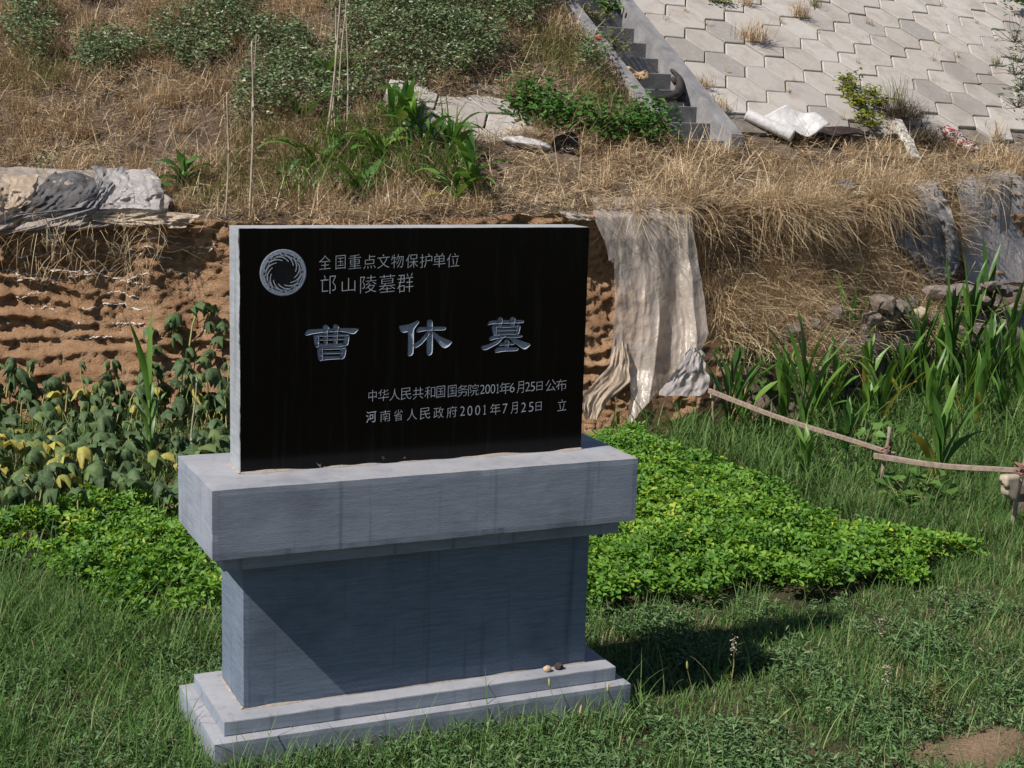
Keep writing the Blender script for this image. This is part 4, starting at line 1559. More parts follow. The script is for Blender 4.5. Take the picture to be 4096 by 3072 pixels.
def clear_of(P):
    k = np.ones(len(P), bool)
    for c_, r_ in CLEAR:
        k &= np.hypot(P[:, 0] - c_[0], P[:, 1] - c_[1]) > r_
    return P[k]


GREEN = [(60, 100, 60, 70), (240, 135, 85, 60), (420, 100, 130, 80), (500, 40, 110, 70), (600, 130, 80, 70), (560, 220, 90, 70), (790, 20, 170, 50), (870, 90, 170, 70), (1010, 130, 100, 60), (1060, 30, 130, 50),
         (1170, 20, 100, 40), (700, 210, 140, 60), (1280, 160, 40, 40), (215, 0, 60, 25), (860, 160, 120, 50), (960, 60, 120, 60)]
OLIVE = [(640, 330, 190, 90), (520, 400, 110, 60), (800, 330, 150, 90), (430, 420, 60, 50), (920, 380, 120, 50), (60, 170, 90, 60), (1200, 120, 90, 60), (1300, 220, 60, 60)]


def ell(u, v, lst, sc=4096 / 2212):
    out_ = np.zeros(len(u))
    for cx, cy, rx, ry in lst:
        out_ = np.maximum(out_, 1.25 - np.hypot((u / sc - cx) / rx, (v / sc - cy) / ry))
    return out_


HOLE = lambda P: np.hypot((slope_sw(P[:, 0], P[:, 1])[0] - HS) / 0.55, (slope_sw(P[:, 0], P[:, 1])[1] - HW) / 0.30) < 0.95
P = scatter_hill(330000, -3.6, 10.5, -0.02, 8.5)
P = clear_of(P)
u, v = project(P)
gm = ell(u, v, GREEN) + 0.9 * (fbm(P[:, 0] * 2, P[:, 1] * 2, 111, 3) - 0.5)
hole = HOLE(P)
clump = fbm(P[:, 0] * 2.4, P[:, 1] * 2.4, 113, 3)
kp = rng.random(len(P)) < np.clip(0.42 + 2.2 * (clump - 0.42), 0.10, 1) * np.where(gm > 0.5, 0.45, 1) * np.where(hole, 0.07, 1)
P1 = P[kp]
n = len(P1)
down = -np.pi / 2
head = np.where(rng.random(n) < 0.2, down + rng.normal(0, 1.0, n), rng.uniform(0, 2 * np.pi, n))
cl2 = fbm(P1[:, 0] * 2.4, P1[:, 1] * 2.4, 115, 3)
L = rng.uniform(0.06, 0.28, n) * (0.5 + 1.1 * cl2) * np.where((P1[:, 0] > 2.8), 0.62, 1.0)
t = np.clip(rng.normal(0.46, 0.25, n) + 0.9 * (fbm(P1[:, 0] * 1.6, P1[:, 1] * 1.6, 117, 3) - 0.5), 0, 1)
P1[:, 2] += rng.uniform(0, 0.05, n)
sp_ = Soup()
sp_.add(blades(P1, head, L, rng.uniform(0.004, 0.0075, n), rng.uniform(0.3, 1.5, n), rng.uniform(-0.3, 1.3, n), 2, rng.uniform(-1.2, 1.2, n)), t)
# long straws lying about in a tangle
P2 = P1[rng.random(n) < 0.10]
k = len(P2)
sp_.add(blades(P2 + np.array([0, 0, 0.03]), rng.uniform(0, 2 * np.pi, k), rng.uniform(0.22, 0.60, k), rng.uniform(0.004, 0.0075, k), rng.uniform(0.7, 1.5, k), rng.uniform(-0.2, 0.9, k), 3, rng.uniform(-0.8, 0.8, k)), np.clip(rng.normal(0.78, 0.2, k), 0, 1))
# a mat of broken straw lying flat
Pm = clear_of(scatter_hill(260000, -3.6, 10.5, -0.02, 7.5))
Pm = Pm[(~HOLE(Pm)) & (rng.random(len(Pm)) < np.clip(0.25 + 2.2 * (fbm(Pm[:, 0] * 3.1, Pm[:, 1] * 3.1, 125, 3) - 0.36), 0.05, 1))]
k = len(Pm)
Pm[:, 2] += 0.13 * rng.random(k) ** 1.6 * (0.3 + fbm(Pm[:, 0] * 4.1, Pm[:, 1] * 4.1, 127, 2))
sp_.add(blades(Pm, rng.uniform(0, 2 * np.pi, k), rng.uniform(0.05, 0.22, k), rng.uniform(0.004, 0.009, k), rng.uniform(1.0, 2.0, k), rng.uniform(-0.9, 0.9, k), 2, rng.uniform(-1.4, 1.4, k)), np.clip(rng.normal(0.52, 0.3, k), 0, 1))
# denser tufts
TC_ = clear_of(scatter_hill(520, -3.4, 10.0, 0.05, 7.0))
TC_ = TC_[~HOLE(TC_) & (rng.random(len(TC_)) < np.where(TC_[:, 0] > 2.8, 0.35, 1))]
k = 110
Pt = np.repeat(TC_, k, 0) + np.stack([rng.normal(0, 0.05, len(TC_) * k), rng.normal(0, 0.04, len(TC_) * k), np.zeros(len(TC_) * k)], 1)
nt_ = len(Pt)
tt_ = np.repeat(np.clip(rng.normal(0.5, 0.25, len(TC_)), 0.1, 0.95), k)
ht_ = np.repeat(rng.uniform(0.10, 0.34, len(TC_)), k)
sp_.add(blades(Pt, rng.uniform(0, 2 * np.pi, nt_), ht_ * rng.uniform(0.4, 1.15, nt_), rng.uniform(0.0035, 0.0065, nt_), rng.uniform(0.0, 1.0, nt_), rng.uniform(0.2, 1.8, nt_), 3, rng.uniform(-0.6, 0.6, nt_)), np.clip(tt_ + rng.normal(0, 0.13, nt_), 0, 1))
# overhang along the rim
x = np.concatenate([rng.uniform(-3, 10, 9000), rng.uniform(4.0, 8.4, 6500)])
yr, zr = prof(x, 4)
hang = fbm(x * 3.1, x * 0, 119, 3)
ok = rng.random(len(x)) < np.clip(6.0 * (hang - 0.47), 0.04, 1) * np.where((x > 2.55) & (x < 3.95), 0.02, 1) * np.where(x < 1.2, 0.35, 1)
x, yr, zr = x[ok], yr[ok], zr[ok]
n = len(x)
Pr = np.stack([x, yr - 0.02 + rng.uniform(-0.10, 0.16, n), zr + rng.uniform(-0.10, 0.03, n)], 1)
hd = np.where(rng.random(n) < 0.55, down + rng.normal(0, 1.1, n), rng.uniform(0, 2 * np.pi, n))
sp_.add(blades(Pr, hd, rng.uniform(0.15, 0.70, n), rng.uniform(0.003, 0.0055, n), rng.uniform(0.3, 2.4, n), rng.uniform(-0.6, 2.2, n), 4, rng.uniform(-1.3, 1.3, n)), np.clip(rng.normal(0.62, 0.25, n), 0, 1))
# straw heaped on the talus under the right part of the face
n = 48000
x = rng.uniform(4.75, 8.6, n)
zz = rng.uniform(0.45, 1.75, n)
yy = np.zeros(n)
for k_ in range(4):
    y0, z0 = prof(x, k_)
    y1, z1 = prof(x, k_ + 1)
    f_ = np.clip((zz - z0) / (z1 - z0), 0, 1)
    selm = (zz >= z0) & (zz <= z1)
    yy = np.where(selm, y0 + (y1 - y0) * f_, yy)
cl = fbm(x * 2.0, zz * 2.6, 121, 3)
core = np.clip(1.35 - np.hypot((x - 5.6) / 1.35, (zz - 0.95) / 0.55), 0, 1)
ok = (yy > 1) & (rng.random(n) < np.clip(2.4 * (cl - 0.42) + 1.0 * core, 0.04, 1)) & ~((zz > 1.15) & (zz < 1.6) & (x < 5.3) & (rng.random(n) < 0.75)) & ~((x > 6.9) & (zz < 0.45))
P3 = np.stack([x, yy - 0.04, zz], 1)[ok]
n = len(P3)
sp_.add(blades(P3, down + rng.normal(0, 1.3, n), rng.uniform(0.12, 0.50, n), rng.uniform(0.004, 0.0075, n), rng.uniform(0.3, 1.9, n), rng.uniform(-0.4, 2.0, n), 3, rng.uniform(-1.2, 1.2, n)), np.clip(rng.normal(0.66, 0.25, n), 0, 1))
# thin hanging wisps on the left part of the face
n = 1100
x = rng.uniform(-1.6, 2.6, n)
zz = 1.2 + 0.5 * rng.random(n)
ok = rng.random(n) < np.clip(3 * (fbm(x * 2.1, x * 0, 123, 3) - 0.45), 0, 1)
Pw = np.stack([x, prof(x, 4)[0] - 0.10, zz], 1)[ok]
n = len(Pw)
sp_.add(blades(Pw, down + rng.normal(0, 0.8, n), rng.uniform(0.15, 0.45, n), rng.uniform(0.003, 0.005, n), rng.uniform(1.2, 2.2, n), rng.uniform(0.6, 1.2, n), 4), np.clip(rng.normal(0.6, 0.2, n), 0, 1))
o = sp_.build('dry_grass', M['straw'])
tag(o, 'matted straw coloured dry grass covering the mound and its rim', 'dry grass', kind='stuff')

# --- yellowing grass among it
P = clear_of(scatter_hill(150000, -3.2, 6.0, 0.0, 6.5))
u, v = project(P)
om = ell(u, v, OLIVE) + 0.9 * (fbm(P[:, 0] * 3, P[:, 1] * 3, 131, 3) - 0.5)
P = P[(om > 0.45) & (rng.random(len(P)) < 0.65) & ~HOLE(P)]
n = len(P)
sp_ = Soup()
sp_.add(blades(P, rng.uniform(0, 2 * np.pi, n), rng.uniform(0.10, 0.32, n), rng.uniform(0.004, 0.009, n), rng.uniform(0.05, 0.8, n), rng.uniform(0.4, 1.7, n), 3, rng.uniform(-0.6, 0.6, n)), np.clip(rng.normal(0.4, 0.25, n), 0, 1))
o = sp_.build('terrace_grass', M['olive'])
P = clear_of(scatter_hill(60000, 0.0, 5.0, 0.0, 3.5))
u, v = project(P)
bm_ = ell(u, v, [(860, 330, 90, 100), (940, 350, 70, 70), (780, 400, 70, 40), (990, 370, 40, 50), (640, 410, 60, 40), (720, 330, 60, 60)]) + 0.8 * (fbm(P[:, 0] * 4, P[:, 1] * 4, 151, 3) - 0.5)
P = P[(bm_ > 0.4) & (rng.random(len(P)) < 0.17)]
n = len(P)
sp_ = Soup()
sp_.add(blades(P, rng.uniform(0, 2 * np.pi, n), rng.uniform(0.18, 0.50, n), rng.uniform(0.010, 0.024, n), rng.uniform(0.0, 0.7, n), rng.uniform(0.5, 2.2, n), 5, rng.uniform(-0.6, 0.6, n)), np.clip(rng.normal(0.42, 0.22, n), 0, 0.9))
o2 = sp_.build('terrace_reeds', M['corn'])
tag(o2, 'broad bladed green weeds thick between the terrace corn plants', 'weeds', kind='stuff')
tag(o, 'yellowing green grass growing between the stakes on the terrace', 'grass', kind='stuff')

# --- grey green weeds on the upper slope
P = clear_of(scatter_hill(85000, -3.6, 6.5, 0.5, 9.0))
u, v = project(P)
gm = ell(u, v, GREEN) + 1.0 * (fbm(P[:, 0] * 2, P[:, 1] * 2, 111, 3) - 0.5) + 0.5 * (fbm(P[:, 0] * 7, P[:, 1] * 7, 112, 2) - 0.5)
P = P[(gm > 0.42) & ~HOLE(P)]
n = len(P)
hgt = 0.06 + 0.38 * fbm(P[:, 0] * 2.2, P[:, 1] * 2.2, 133, 3)
sp_ = Soup()
for lay in range(4):
    Q_ = P + np.stack([rng.normal(0, 0.03, n), rng.normal(0, 0.03, n), hgt * np.sqrt(rng.uniform(0.05, 1, n)) * 1.15], 1)
    d = unit(randdir(n, -0.5, 0.6))
    nn = unit(np.cross(np.cross(d, np.array([0, -0.3, 1.0])), d) + 0.6 * rng.normal(size=(n, 3)))
    sp_.add(leaves(Q_, d, nn, rng.uniform(0.025, 0.060, n), rng.uniform(0.014, 0.030, n), 0.2, 0.5), np.clip(rng.normal(0.5, 0.24, n), 0, 1))
o = sp_.build('slope_weeds', M['slopeweed'])
tag(o, 'low grey green weeds spreading in patches over the dry slope', 'weeds', kind='stuff')


# --- leafy clumps that are plants of their own
def leafy(name, label, cat, pts, mat, leaf=(0.03, 0.06), wid=(0.02, 0.04), per=160, spread=(0.16, 0.10, 0.12), stem_mat=None, group=None, stems=True, tl=(0.5, 0.22)):
    base = np.mean(pts, axis=0)
    root = thing(name, label, cat, tuple(base), group)
    sp_ = Soup()
    mbs = MB()
    for p in pts:
        p = np.array(p)
        n = per
        Q_ = p + np.stack([rng.normal(0, spread[0], n), rng.normal(0, spread[1], n), np.abs(rng.normal(0, spread[2], n))], 1)
        d = unit(randdir(n, -0.5, 0.5))
        nn = unit(np.cross(np.cross(d, np.array([-0.1, -0.4, 1.0])), d) + 0.4 * rng.normal(size=(n, 3)))
        sp_.add(leaves(Q_, d, nn, rng.uniform(*leaf, n), rng.uniform(*wid, n), 0.15, 0.4), np.clip(rng.normal(tl[0], tl[1], n), 0, 1))
        for q in range(0, n, max(1, n // 14)):
            e = Q_[q]
            mbs.tube([p, (p + e) / 2 + rng.normal(0, 0.02, 3), e], [0.004, 0.003, 0.0015], 4, 0, 0.3, cap=False)
    sp_.build('foliage', mat, root)
    if stems:
        mbs.build('stems', stem_mat or M['stem'], root)
    return root


VP = [(2100, 470), (2150, 505), (2220, 510), (2290, 520), (2360, 530), (2140, 440), (2200, 455)]
leafy('bindweed', 'bright green bindweed clump behind the black sign board', 'vine', [hill_hit(u, v) for u, v in VP], M['vine'], (0.04, 0.07), (0.032, 0.055), 210, (0.13, 0.10, 0.15))
VP = [(2420, 560), (2470, 560), (2530, 545), (2560, 490), (2600, 520), (2640, 560), (2690, 580), (2560, 570)]
leafy('bindweed', 'bright green bindweed clump at the foot of the concrete stair', 'vine', [hill_hit(u, v) for u, v in VP], M['vine'], (0.04, 0.068), (0.03, 0.05), 200, (0.12, 0.08, 0.14))
leafy('weed_plant', 'small round leafy weed above the white sack on the terrace', 'weed', [hill_hit(2110, 350), hill_hit(2085, 365)], M['vine'], (0.03, 0.06), (0.02, 0.045), 80, (0.08, 0.06, 0.06))
leafy('weed_plant', 'green weed growing from the stair behind the torn cardboard', 'weed', [sp(-1.32, -0.55, 0.0), sp(-1.25, -0.62, 0.0)], M['olive'], (0.04, 0.08), (0.015, 0.03), 70, (0.10, 0.07, 0.10))
leafy('weed_plant', 'tall green weed leaning on the stair side kerb higher up', 'weed', [sp(-0.82, 0.30, -0.05), sp(-0.86, 0.38, -0.05)], M['vine'], (0.05, 0.09), (0.03, 0.05), 45, (0.06, 0.05, 0.10))
leafy('weed_plant', 'low green weed spreading on the highest steps of the stair', 'weed', [sp(-1.30, 0.15, -0.05), sp(-1.12, 0.12, -0.06)], M['olive'], (0.04, 0.07), (0.02, 0.03), 60, (0.10, 0.05, 0.06))


leafy('weed_plant', 'broad leaved pale green weed under the shorter fence rail', 'weed', [at_z(3640, 1985, 0.1), at_z(3700, 1960, 0.1), at_z(3600, 2010, 0.08)], M['vine'], (0.07, 0.12), (0.06, 0.10), 16, (0.08, 0.08, 0.08), tl=(0.85, 0.15))
leafy('weed_plant', 'broad leaved weed in the crabgrass above the fence joint', 'weed', [at_z(3480, 1800, 0.1), at_z(3560, 1780, 0.1)], M['vine'], (0.06, 0.11), (0.05, 0.09), 16, (0.08, 0.08, 0.08), tl=(0.8, 0.15))


def hexpt(u, v, h=0.0):
    d = ray(u, v)
    P0 = SO + SN * h
    return CAM + d * (((P0 - CAM) @ SN) / (d @ SN))


CP = [(3385, 325), (3400, 360), (3420, 400), (3440, 420), (3460, 470), (3480, 505), (3490, 380), (3510, 420)]
leafy('creeper', 'yellow green creeper hanging over the hexagonal slabs', 'creeper', [hexpt(u, v, 0.05) for u, v in CP], M['creeper'], (0.03, 0.055), (0.025, 0.045), 95, (0.07, 0.06, 0.05), M['darktwig'])
SP = [(4060, 170), (4080, 250), (4060, 300), (4090, 360), (4070, 430), (4110, 200), (4120, 300), (4130, 420)]
leafy('shrub', 'sparse leafy shrub at the right edge before the hexagonal slabs', 'shrub', [hexpt(u, v, 0.35) for u, v in SP], M['vine'], (0.05, 0.09), (0.018, 0.03), 26, (0.14, 0.12, 0.12), M['darktwig'], tl=(0.35, 0.2))
leafy('shrub', 'dark shrub in the corner above the hexagonal slabs', 'shrub', [hexpt(4075, 5, 0.15), hexpt(4110, 20, 0.15), hexpt(4120, -40, 0.2)], M['vine'], (0.04, 0.07), (0.02, 0.035), 110, (0.14, 0.12, 0.10), M['darktwig'], tl=(0.3, 0.2))
leafy('weed_plant', 'low green weed rooted between slabs at the upper frame edge', 'weed', [hexpt(2850, 3, 0.01), hexpt(2895, 10, 0.01)], M['olive'], (0.03, 0.05), (0.02, 0.03), 60, (0.09, 0.05, 0.03))

# dry tufts between the slabs
def tuft(name, label, cat, p, n, L, mat, group=None, sprd=0.05, lean=(0.0, 0.9)):
    P0 = np.repeat(np.array(p)[None], n, 0) + np.stack([rng.normal(0, sprd, n), rng.normal(0, sprd * 0.7, n), np.zeros(n)], 1)
    sp_ = Soup()
    sp_.add(blades(P0, rng.uniform(0, 2 * np.pi, n), rng.uniform(L[0], L[1], n), rng.uniform(0.004, 0.008, n), rng.uniform(lean[0], lean[1], n), rng.uniform(0.1, 1.0, n), 3, rng.uniform(-0.6, 0.6, n)), np.clip(rng.normal(0.5, 0.25, n), 0, 1))
    o = sp_.build(name, mat, None, tuple(p))
    return tag(o, label, cat, group)


GT = 'dry grass tufts between the slope slabs'
tuft('grass_tuft', 'biggest straw tuft among the slabs right of the stair', 'grass tuft', hexpt(3010, 165), 260, (0.10, 0.34), M['straw'], GT, 0.09)
tuft('grass_tuft', 'brown straw tuft on the slabs above the biggest tuft', 'grass tuft', hexpt(3200, 70), 160, (0.08, 0.26), M['straw'], GT, 0.06)
tuft('grass_tuft', 'small straw tuft on the slabs near the upper frame edge', 'grass tuft', hexpt(2985, 20), 90, (0.06, 0.2), M['straw'], GT, 0.05)
tuft('grass_tuft', 'straw tuft against the stair kerb beside the black hose', 'grass tuft', hexpt(2810, 350), 120, (0.06, 0.22), M['straw'], GT, 0.07)
tuft('grass_tuft', 'straw tuft against the stair kerb above the white roll', 'grass tuft', hexpt(2880, 440), 130, (0.06, 0.24), M['straw'], GT, 0.07)
tuft('grass_tuft', 'thin green tuft in a slab joint under the right edge shrub', 'grass tuft', hexpt(3985, 258), 40, (0.06, 0.2), M['olive'], GT, 0.04)
tuft('grass_tuft', 'olive tuft on the slabs beside the brown straw tuft', 'grass tuft', hexpt(3255, 25), 60, (0.06, 0.2), M['olive'], GT, 0.05)
tuft('grass_tuft', 'wispy dry tuft at the lower rim of the slabs beside the printed bag', 'grass tuft', hexpt(3985, 560), 50, (0.1, 0.4), M['straw'], GT, 0.05)
tuft('twig_heap', 'heap of dark dead twigs under the yellow green creeper', 'twigs', hexpt(3600, 470), 900, (0.10, 0.40), M['darktwig'], None, 0.14, (0.3, 1.5))
tuft('twig_heap', 'tangle of dead stems beside the red printed bag', 'twigs', hexpt(3690, 560), 700, (0.10, 0.36), M['darktwig'], None, 0.15, (0.6, 1.6))
tuft('dead_weed', 'tall wispy dead weed standing above the dark twig heap', 'weed', hexpt(3585, 420), 60, (0.2, 0.5), M['olive'], None, 0.07, (0.0, 0.5))


sp_ = Soup()
pj = []
for k in range(70):
    i_, j_ = random.randint(-2, 26), random.randint(-9, 9)
    base = SO + LA * i_ + LC * j_ + (LA if random.random() < 0.5 else LC) * random.random()
    s_, w_ = (base - SO) @ SA, (base - SO) @ SU
    if s_ < -0.45 or s_ > 8 or w_ < -1.9 or w_ > 4:
        continue
    n = random.randint(4, 26)
    pj.append(np.repeat(base[None], n, 0) + rng.normal(0, 0.016, (n, 3)) * np.array([1, 1, 0.2]))
pj = np.concatenate(pj)
n = len(pj)
sp_.add(blades(pj, rng.uniform(0, 2 * np.pi, n), rng.uniform(0.03, 0.13, n), rng.uniform(0.003, 0.006, n), rng.uniform(0, 1.2, n), rng.uniform(0.2, 1.5, n), 3), np.clip(rng.normal(0.5, 0.25, n), 0, 1))
o = sp_.build('joint_grass', M['straw'])
tag(o, 'thin dry grass sprouting here and there from the slab joints', 'grass', kind='stuff')


# ------------------------------------------------------------------ corn
def corn_leaf(base, az, L, w, el, droop, tw=0.0):
    n = 9
    V, Fc = [], []
    p = np.array(base, float)
    a = el
    h = np.array([math.cos(az), math.sin(az), 0])
    s = np.array([-math.sin(az), math.cos(az), 0])
    for i in range(n + 1):
        t = i / n
        ww = 1.55 * w * (0.55 + 0.9 * t if t < 0.4 else 0.91 * (1 - ((t - 0.4) / 0.6) ** 1.7) + 0.002) * 0.5
        d = h * math.cos(a) + np.array([0, 0, 1]) * math.sin(a)
        nrm = np.cross(s, d)
        sg = s * math.cos(tw * t) + nrm * math.sin(tw * t)
        wav = 0.10 * math.sin(t * 14 + az * 5) * w
        V += [p - sg * ww + nrm * (-0.30 * ww + wav), p.copy(), p + sg * ww + nrm * (-0.30 * ww - wav)]
        p = p + d * L / n
        a -= droop / n * (0.4 + 1.2 * t)
    for i in range(n):
        b = 3 * i
        Fc += [(b, b + 1, b + 4, b + 3), (b + 1, b + 2, b + 5, b + 4)]
    return V, Fc


def corn(base, height, label, group, nl=8, leaf=(0.35, 0.55), wid=0.05, upright=0.5, tint=0.45, seed=0, lean=(0, 0)):
    nl += 3
    wid *= 1.0 if upright > 0.35 else 1.2
    upright = min(1.0, upright + 0.25) if upright > 0.35 else upright
    r = random.Random(seed * 17 + 3)
    base = np.array(base, float)
    root = thing('corn_plant', label, 'corn plant', tuple(base), group)
    sh = height * 0.52
    mb = MB()
    pts = [base + np.array([lean[0] * t, lean[1] * t, sh * t]) for t in (0, .25, .5, .75, 1)]
    mb.tube(pts, [0.013, 0.012, 0.011, 0.009, 0.005], 7, 0, 0.4)
    mb.build('stalk', M['cornstalk'], root, smooth=True)
    az0 = r.uniform(0, 6.28)
    for k in range(nl):
        t = (k + 0.6) / nl
        az = az0 + (k % 2) * math.pi + r.uniform(-0.55, 0.55)
        bp = base + np.array([lean[0], lean[1], sh]) * t
        top = k / (nl - 1)
        L = (leaf[0] + (leaf[1] - leaf[0]) * math.sin(math.pi * min(0.95, t + 0.1))) * r.uniform(0.85, 1.15)
        el = 0.80 + (0.62 * upright + 0.25 * top) * r.uniform(0.75, 1.1)
        dr = (2.5 - 1.7 * upright - 0.9 * top) * r.uniform(0.7, 1.3)
        if k == nl - 1:
            el, dr, L = 1.5, 0.25, max(height - sh * t, 0.15) * 1.02
        if k == nl - 2:
            el, dr, L = 1.36, 0.45, max(height - sh * t, 0.15) * 0.95
        mb = MB()
        tn = tint + r.uniform(-0.22, 0.25)
        if k < 2 and r.random() < 0.35:
            tn = r.uniform(0.92, 1.0)
        V, Fc = corn_leaf(bp, az, L, wid * r.uniform(0.85, 1.15), min(el, 1.5), dr, r.uniform(-0.7, 0.7))
        mb.add(V, Fc, 0, min(max(tn, 0), 1))
        mb.build('leaf', M['corn'], root, smooth=True)
    return root


S = 4096 / 2212.0
GR = 'corn plants in the fenced plot'
RC = [  # base px, top px (tracing at 2212 wide), label, leaves, uprightness
    (1575, 925, 1585, 735, 'dark corn plant standing right behind the leftmost fence post', 8, 0.55, 0.3),
    (1640, 880, 1645, 725, 'pale corn plant with arching drooping leaves behind the leftmost rail', 7, 0.15, 0.6),
    (1742, 935, 1745, 672, 'upright corn plant with spread tips above the middle of the longer rail', 9, 0.6, 0.4),
    (1833, 850, 1845, 570, 'tall corn plant with one long straight leaf before the straw heap', 9, 0.75, 0.5),
    (1912, 815, 1915, 690, 'short bushy corn plant at the dark hollow of the tile stack', 7, 0.55, 0.45),
    (1985, 850, 2000, 618, 'corn plant with a single high leaf before the cream stones', 8, 0.7, 0.35),
    (2050, 860, 2062, 545, 'tall corn plant before the tile stack with broad overlapping leaves', 10, 0.7, 0.45),
    (2095, 830, 2100, 540, 'corn plant with a yellow bent leaf beside the tallest plant', 9, 0.6, 0.5),
    (2130, 810, 2140, 505, 'tallest corn plant rising past the grey netting', 10, 0.72, 0.3),
    (2190, 830, 2195, 600, 'corn plant at the right frame edge before the rubble', 9, 0.6, 0.5),
    (1822, 985, 1838, 850, 'short dark corn plant under the longer rail', 7, 0.4, 0.2),
    (2025, 1025, 2040, 868, 'corn plant touching the shorter rail from behind', 7, 0.5, 0.5),
    (1865, 905, 1880, 820, 'small corn shoot under the short bushy plant', 5, 0.5, 0.65),
    (2165, 895, 2170, 805, 'small corn shoot standing alone in crabgrass by the frame edge', 5, 0.5, 0.55),
    (1740, 1010, 1745, 940, 'small corn shoot just above the longer rail', 5, 0.4, 0.4),
]
for i, (bu, bv, tu, tv, lab, nl, upr, tn) in enumerate(RC):
    p = at_z(bu * S, bv * S, 0.12)
    base = (p[0], p[1], 0.0)
    top = at_y(tu * S, tv * S, p[1])
    corn(base, top[2], lab, GR, nl, (0.42, 0.70) if top[2] > 0.6 else (0.24, 0.4), 0.052 if top[2] > 0.6 else 0.035, upr, tn, i + 1, (top[0] - p[0], 0))
for i, (bu, bv, hh) in enumerate([(1605, 905, .62), (1692, 908, .70), (1790, 885, .78), (1872, 872, .72), (1948, 856, .70), (2022, 846, .85), (2078, 876, .80), (2122, 858, .95), (2158, 842, .85), (2012, 905, .60), (1905, 900, .52), (2108, 908, .62), (2208, 862, .80), (1760, 900, .6)]):
    p = at_z(bu * S, bv * S, 0.12)
    corn((p[0], p[1], 0.0), hh, 'leafy corn plant crowded among others in the back row before the tile stack', 'corn plants of the crowded back row', 8, (0.36, 0.60), 0.046, 0.55, 0.6, 120 + i, (random.uniform(-.05, .05), 0))
GT2 = 'corn plants on the terrace'


def z6(x, y):
    return 1050 + 0.45216 * x, 200 + 0.45216 * y


TC = [(1705, 1390, 1720, 960, 'young corn on the terrace nearest the earth edge, pale stalk'), (1860, 1310, 1850, 680, 'tall curling corn closest to the bare slabs on the terrace'),
      (1690, 940, 1650, 600, 'dark corn clump directly left of the bare slabs'), (1380, 760, 1260, 220, 'highest arching corn in the terrace clump'),
      (1190, 720, 1140, 380, 'corn left of the highest arching plant on the terrace'), (885, 1320, 890, 1120, 'small corn seedling in dry grass under the leaning straw'),
      (490, 1090, 520, 900, 'small corn seedling under the stake cluster'), (1060, 1010, 1080, 740, 'bushy corn in the middle of the terrace clump'),
      (560, 330, 560, 60, 'corn with one broad upright leaf behind the stake cluster'), (390, 640, 300, 430, 'bent corn leaf plant left of the stake cluster'),
      (1470, 930, 1400, 590, 'corn right of the bushy plant in the terrace clump')]
for i, (bx, by, tx, ty, lab) in enumerate(TC):
    b = hill_hit(*z6(bx, by))
    top = at_y(*z6(tx, ty), b[1])
    corn(b - np.array([0, 0, 0.02]), max(top[2] - b[2], 0.18), lab, GT2, 6 if top[2] - b[2] < 0.4 else 8, (0.34, 0.60), 0.040 if top[2] - b[2] < 0.5 else 0.045, 0.18, 0.5, 40 + i, (top[0] - b[0], 0))
b = hill_hit(735, 780)
corn(b, 0.42, 'single corn plant on the rim beside the crumpled dark netting', GT2, 7, (0.22, 0.36), 0.05, 0.15, 0.4, 77)
p = at_z(600, 1830, 0.15)
p = at_y(600, 1830, 4.6)
corn((p[0], 4.6, 0.0), at_y(605, 1230, 4.6)[2], 'thin tall corn plant among the wilting pumpkin vines', 'corn plants in the pumpkin plot', 7, (0.2, 0.36), 0.034, 0.45, 0.55, 91)

# ------------------------------------------------------------------ bamboo stakes
def stake(pts2, label, r=0.009, group='bamboo stakes on the terrace', name='bamboo_stake', base=None, toy=0.0):
    (bu, bv), (tu, tv) = pts2
    b = hill_hit(bu, bv) if base is None else np.array(base)
    b = b - np.array([0, 0, 0.05])
    t = at_y(tu, tv, b[1] + toy)
    mb = MB()
    nseg = 26
    pts, rad = [], []
    for i in range(nseg + 1):
        f = i / nseg
        pts.append(b + (t - b) * f + np.array([0.012 * math.sin(f * 5 + bu), 0, 0]))
        rad.append(r * (1 - 0.35 * f) * (1.22 if i % 4 == 0 else 1))
    mb.tube(pts, rad, 7)
    o = mb.build(name, M['bamboo'], None, tuple(b), smooth=True)
    return tag(o, label, 'stake', group)


stake(((904, 880), (913, 370)), 'bamboo stake nearest the crumpled netting, left of the rest')
stake(((1004, 880), (1010, 165)), 'tall straight bamboo stake with dark nodes between netting and stake cluster', 0.011)
stake(((1008, 640), (1020, 135)), 'thin bamboo stake touching the tall straight one', 0.006)
stake(((1300, 590), (1372, -60)), 'leftmost bamboo stake of the cluster, thicker and leaning right', 0.010)
stake(((1325, 540), (1350, -60)), 'bamboo stake second in the cluster, nearly upright', 0.010)
stake(((1340, 500), (1395, -50)), 'bamboo stake third in the cluster, leaning right', 0.008)
stake(((1388, 590), (1386, -60)), 'rightmost bamboo stake of the cluster, thin and vertical', 0.008)
stake(((1520, 560), (1360, 385)), 'fallen pale stick lying across the terrace right of the stake cluster', 0.007, None, 'fallen_stick')
stake(((1080, 868), (1012, 720)), 'short pale stick leaning against the tall bamboo stake', 0.006, None, 'fallen_stick')
pb = at_y(770, 1790, 4.4)
stake(((770, 1790), (780, 1510)), 'thin upright stick standing among the pumpkin vines', 0.007, None, 'garden_stick', (pb[0], 4.4, max(pb[2], 0.05)))

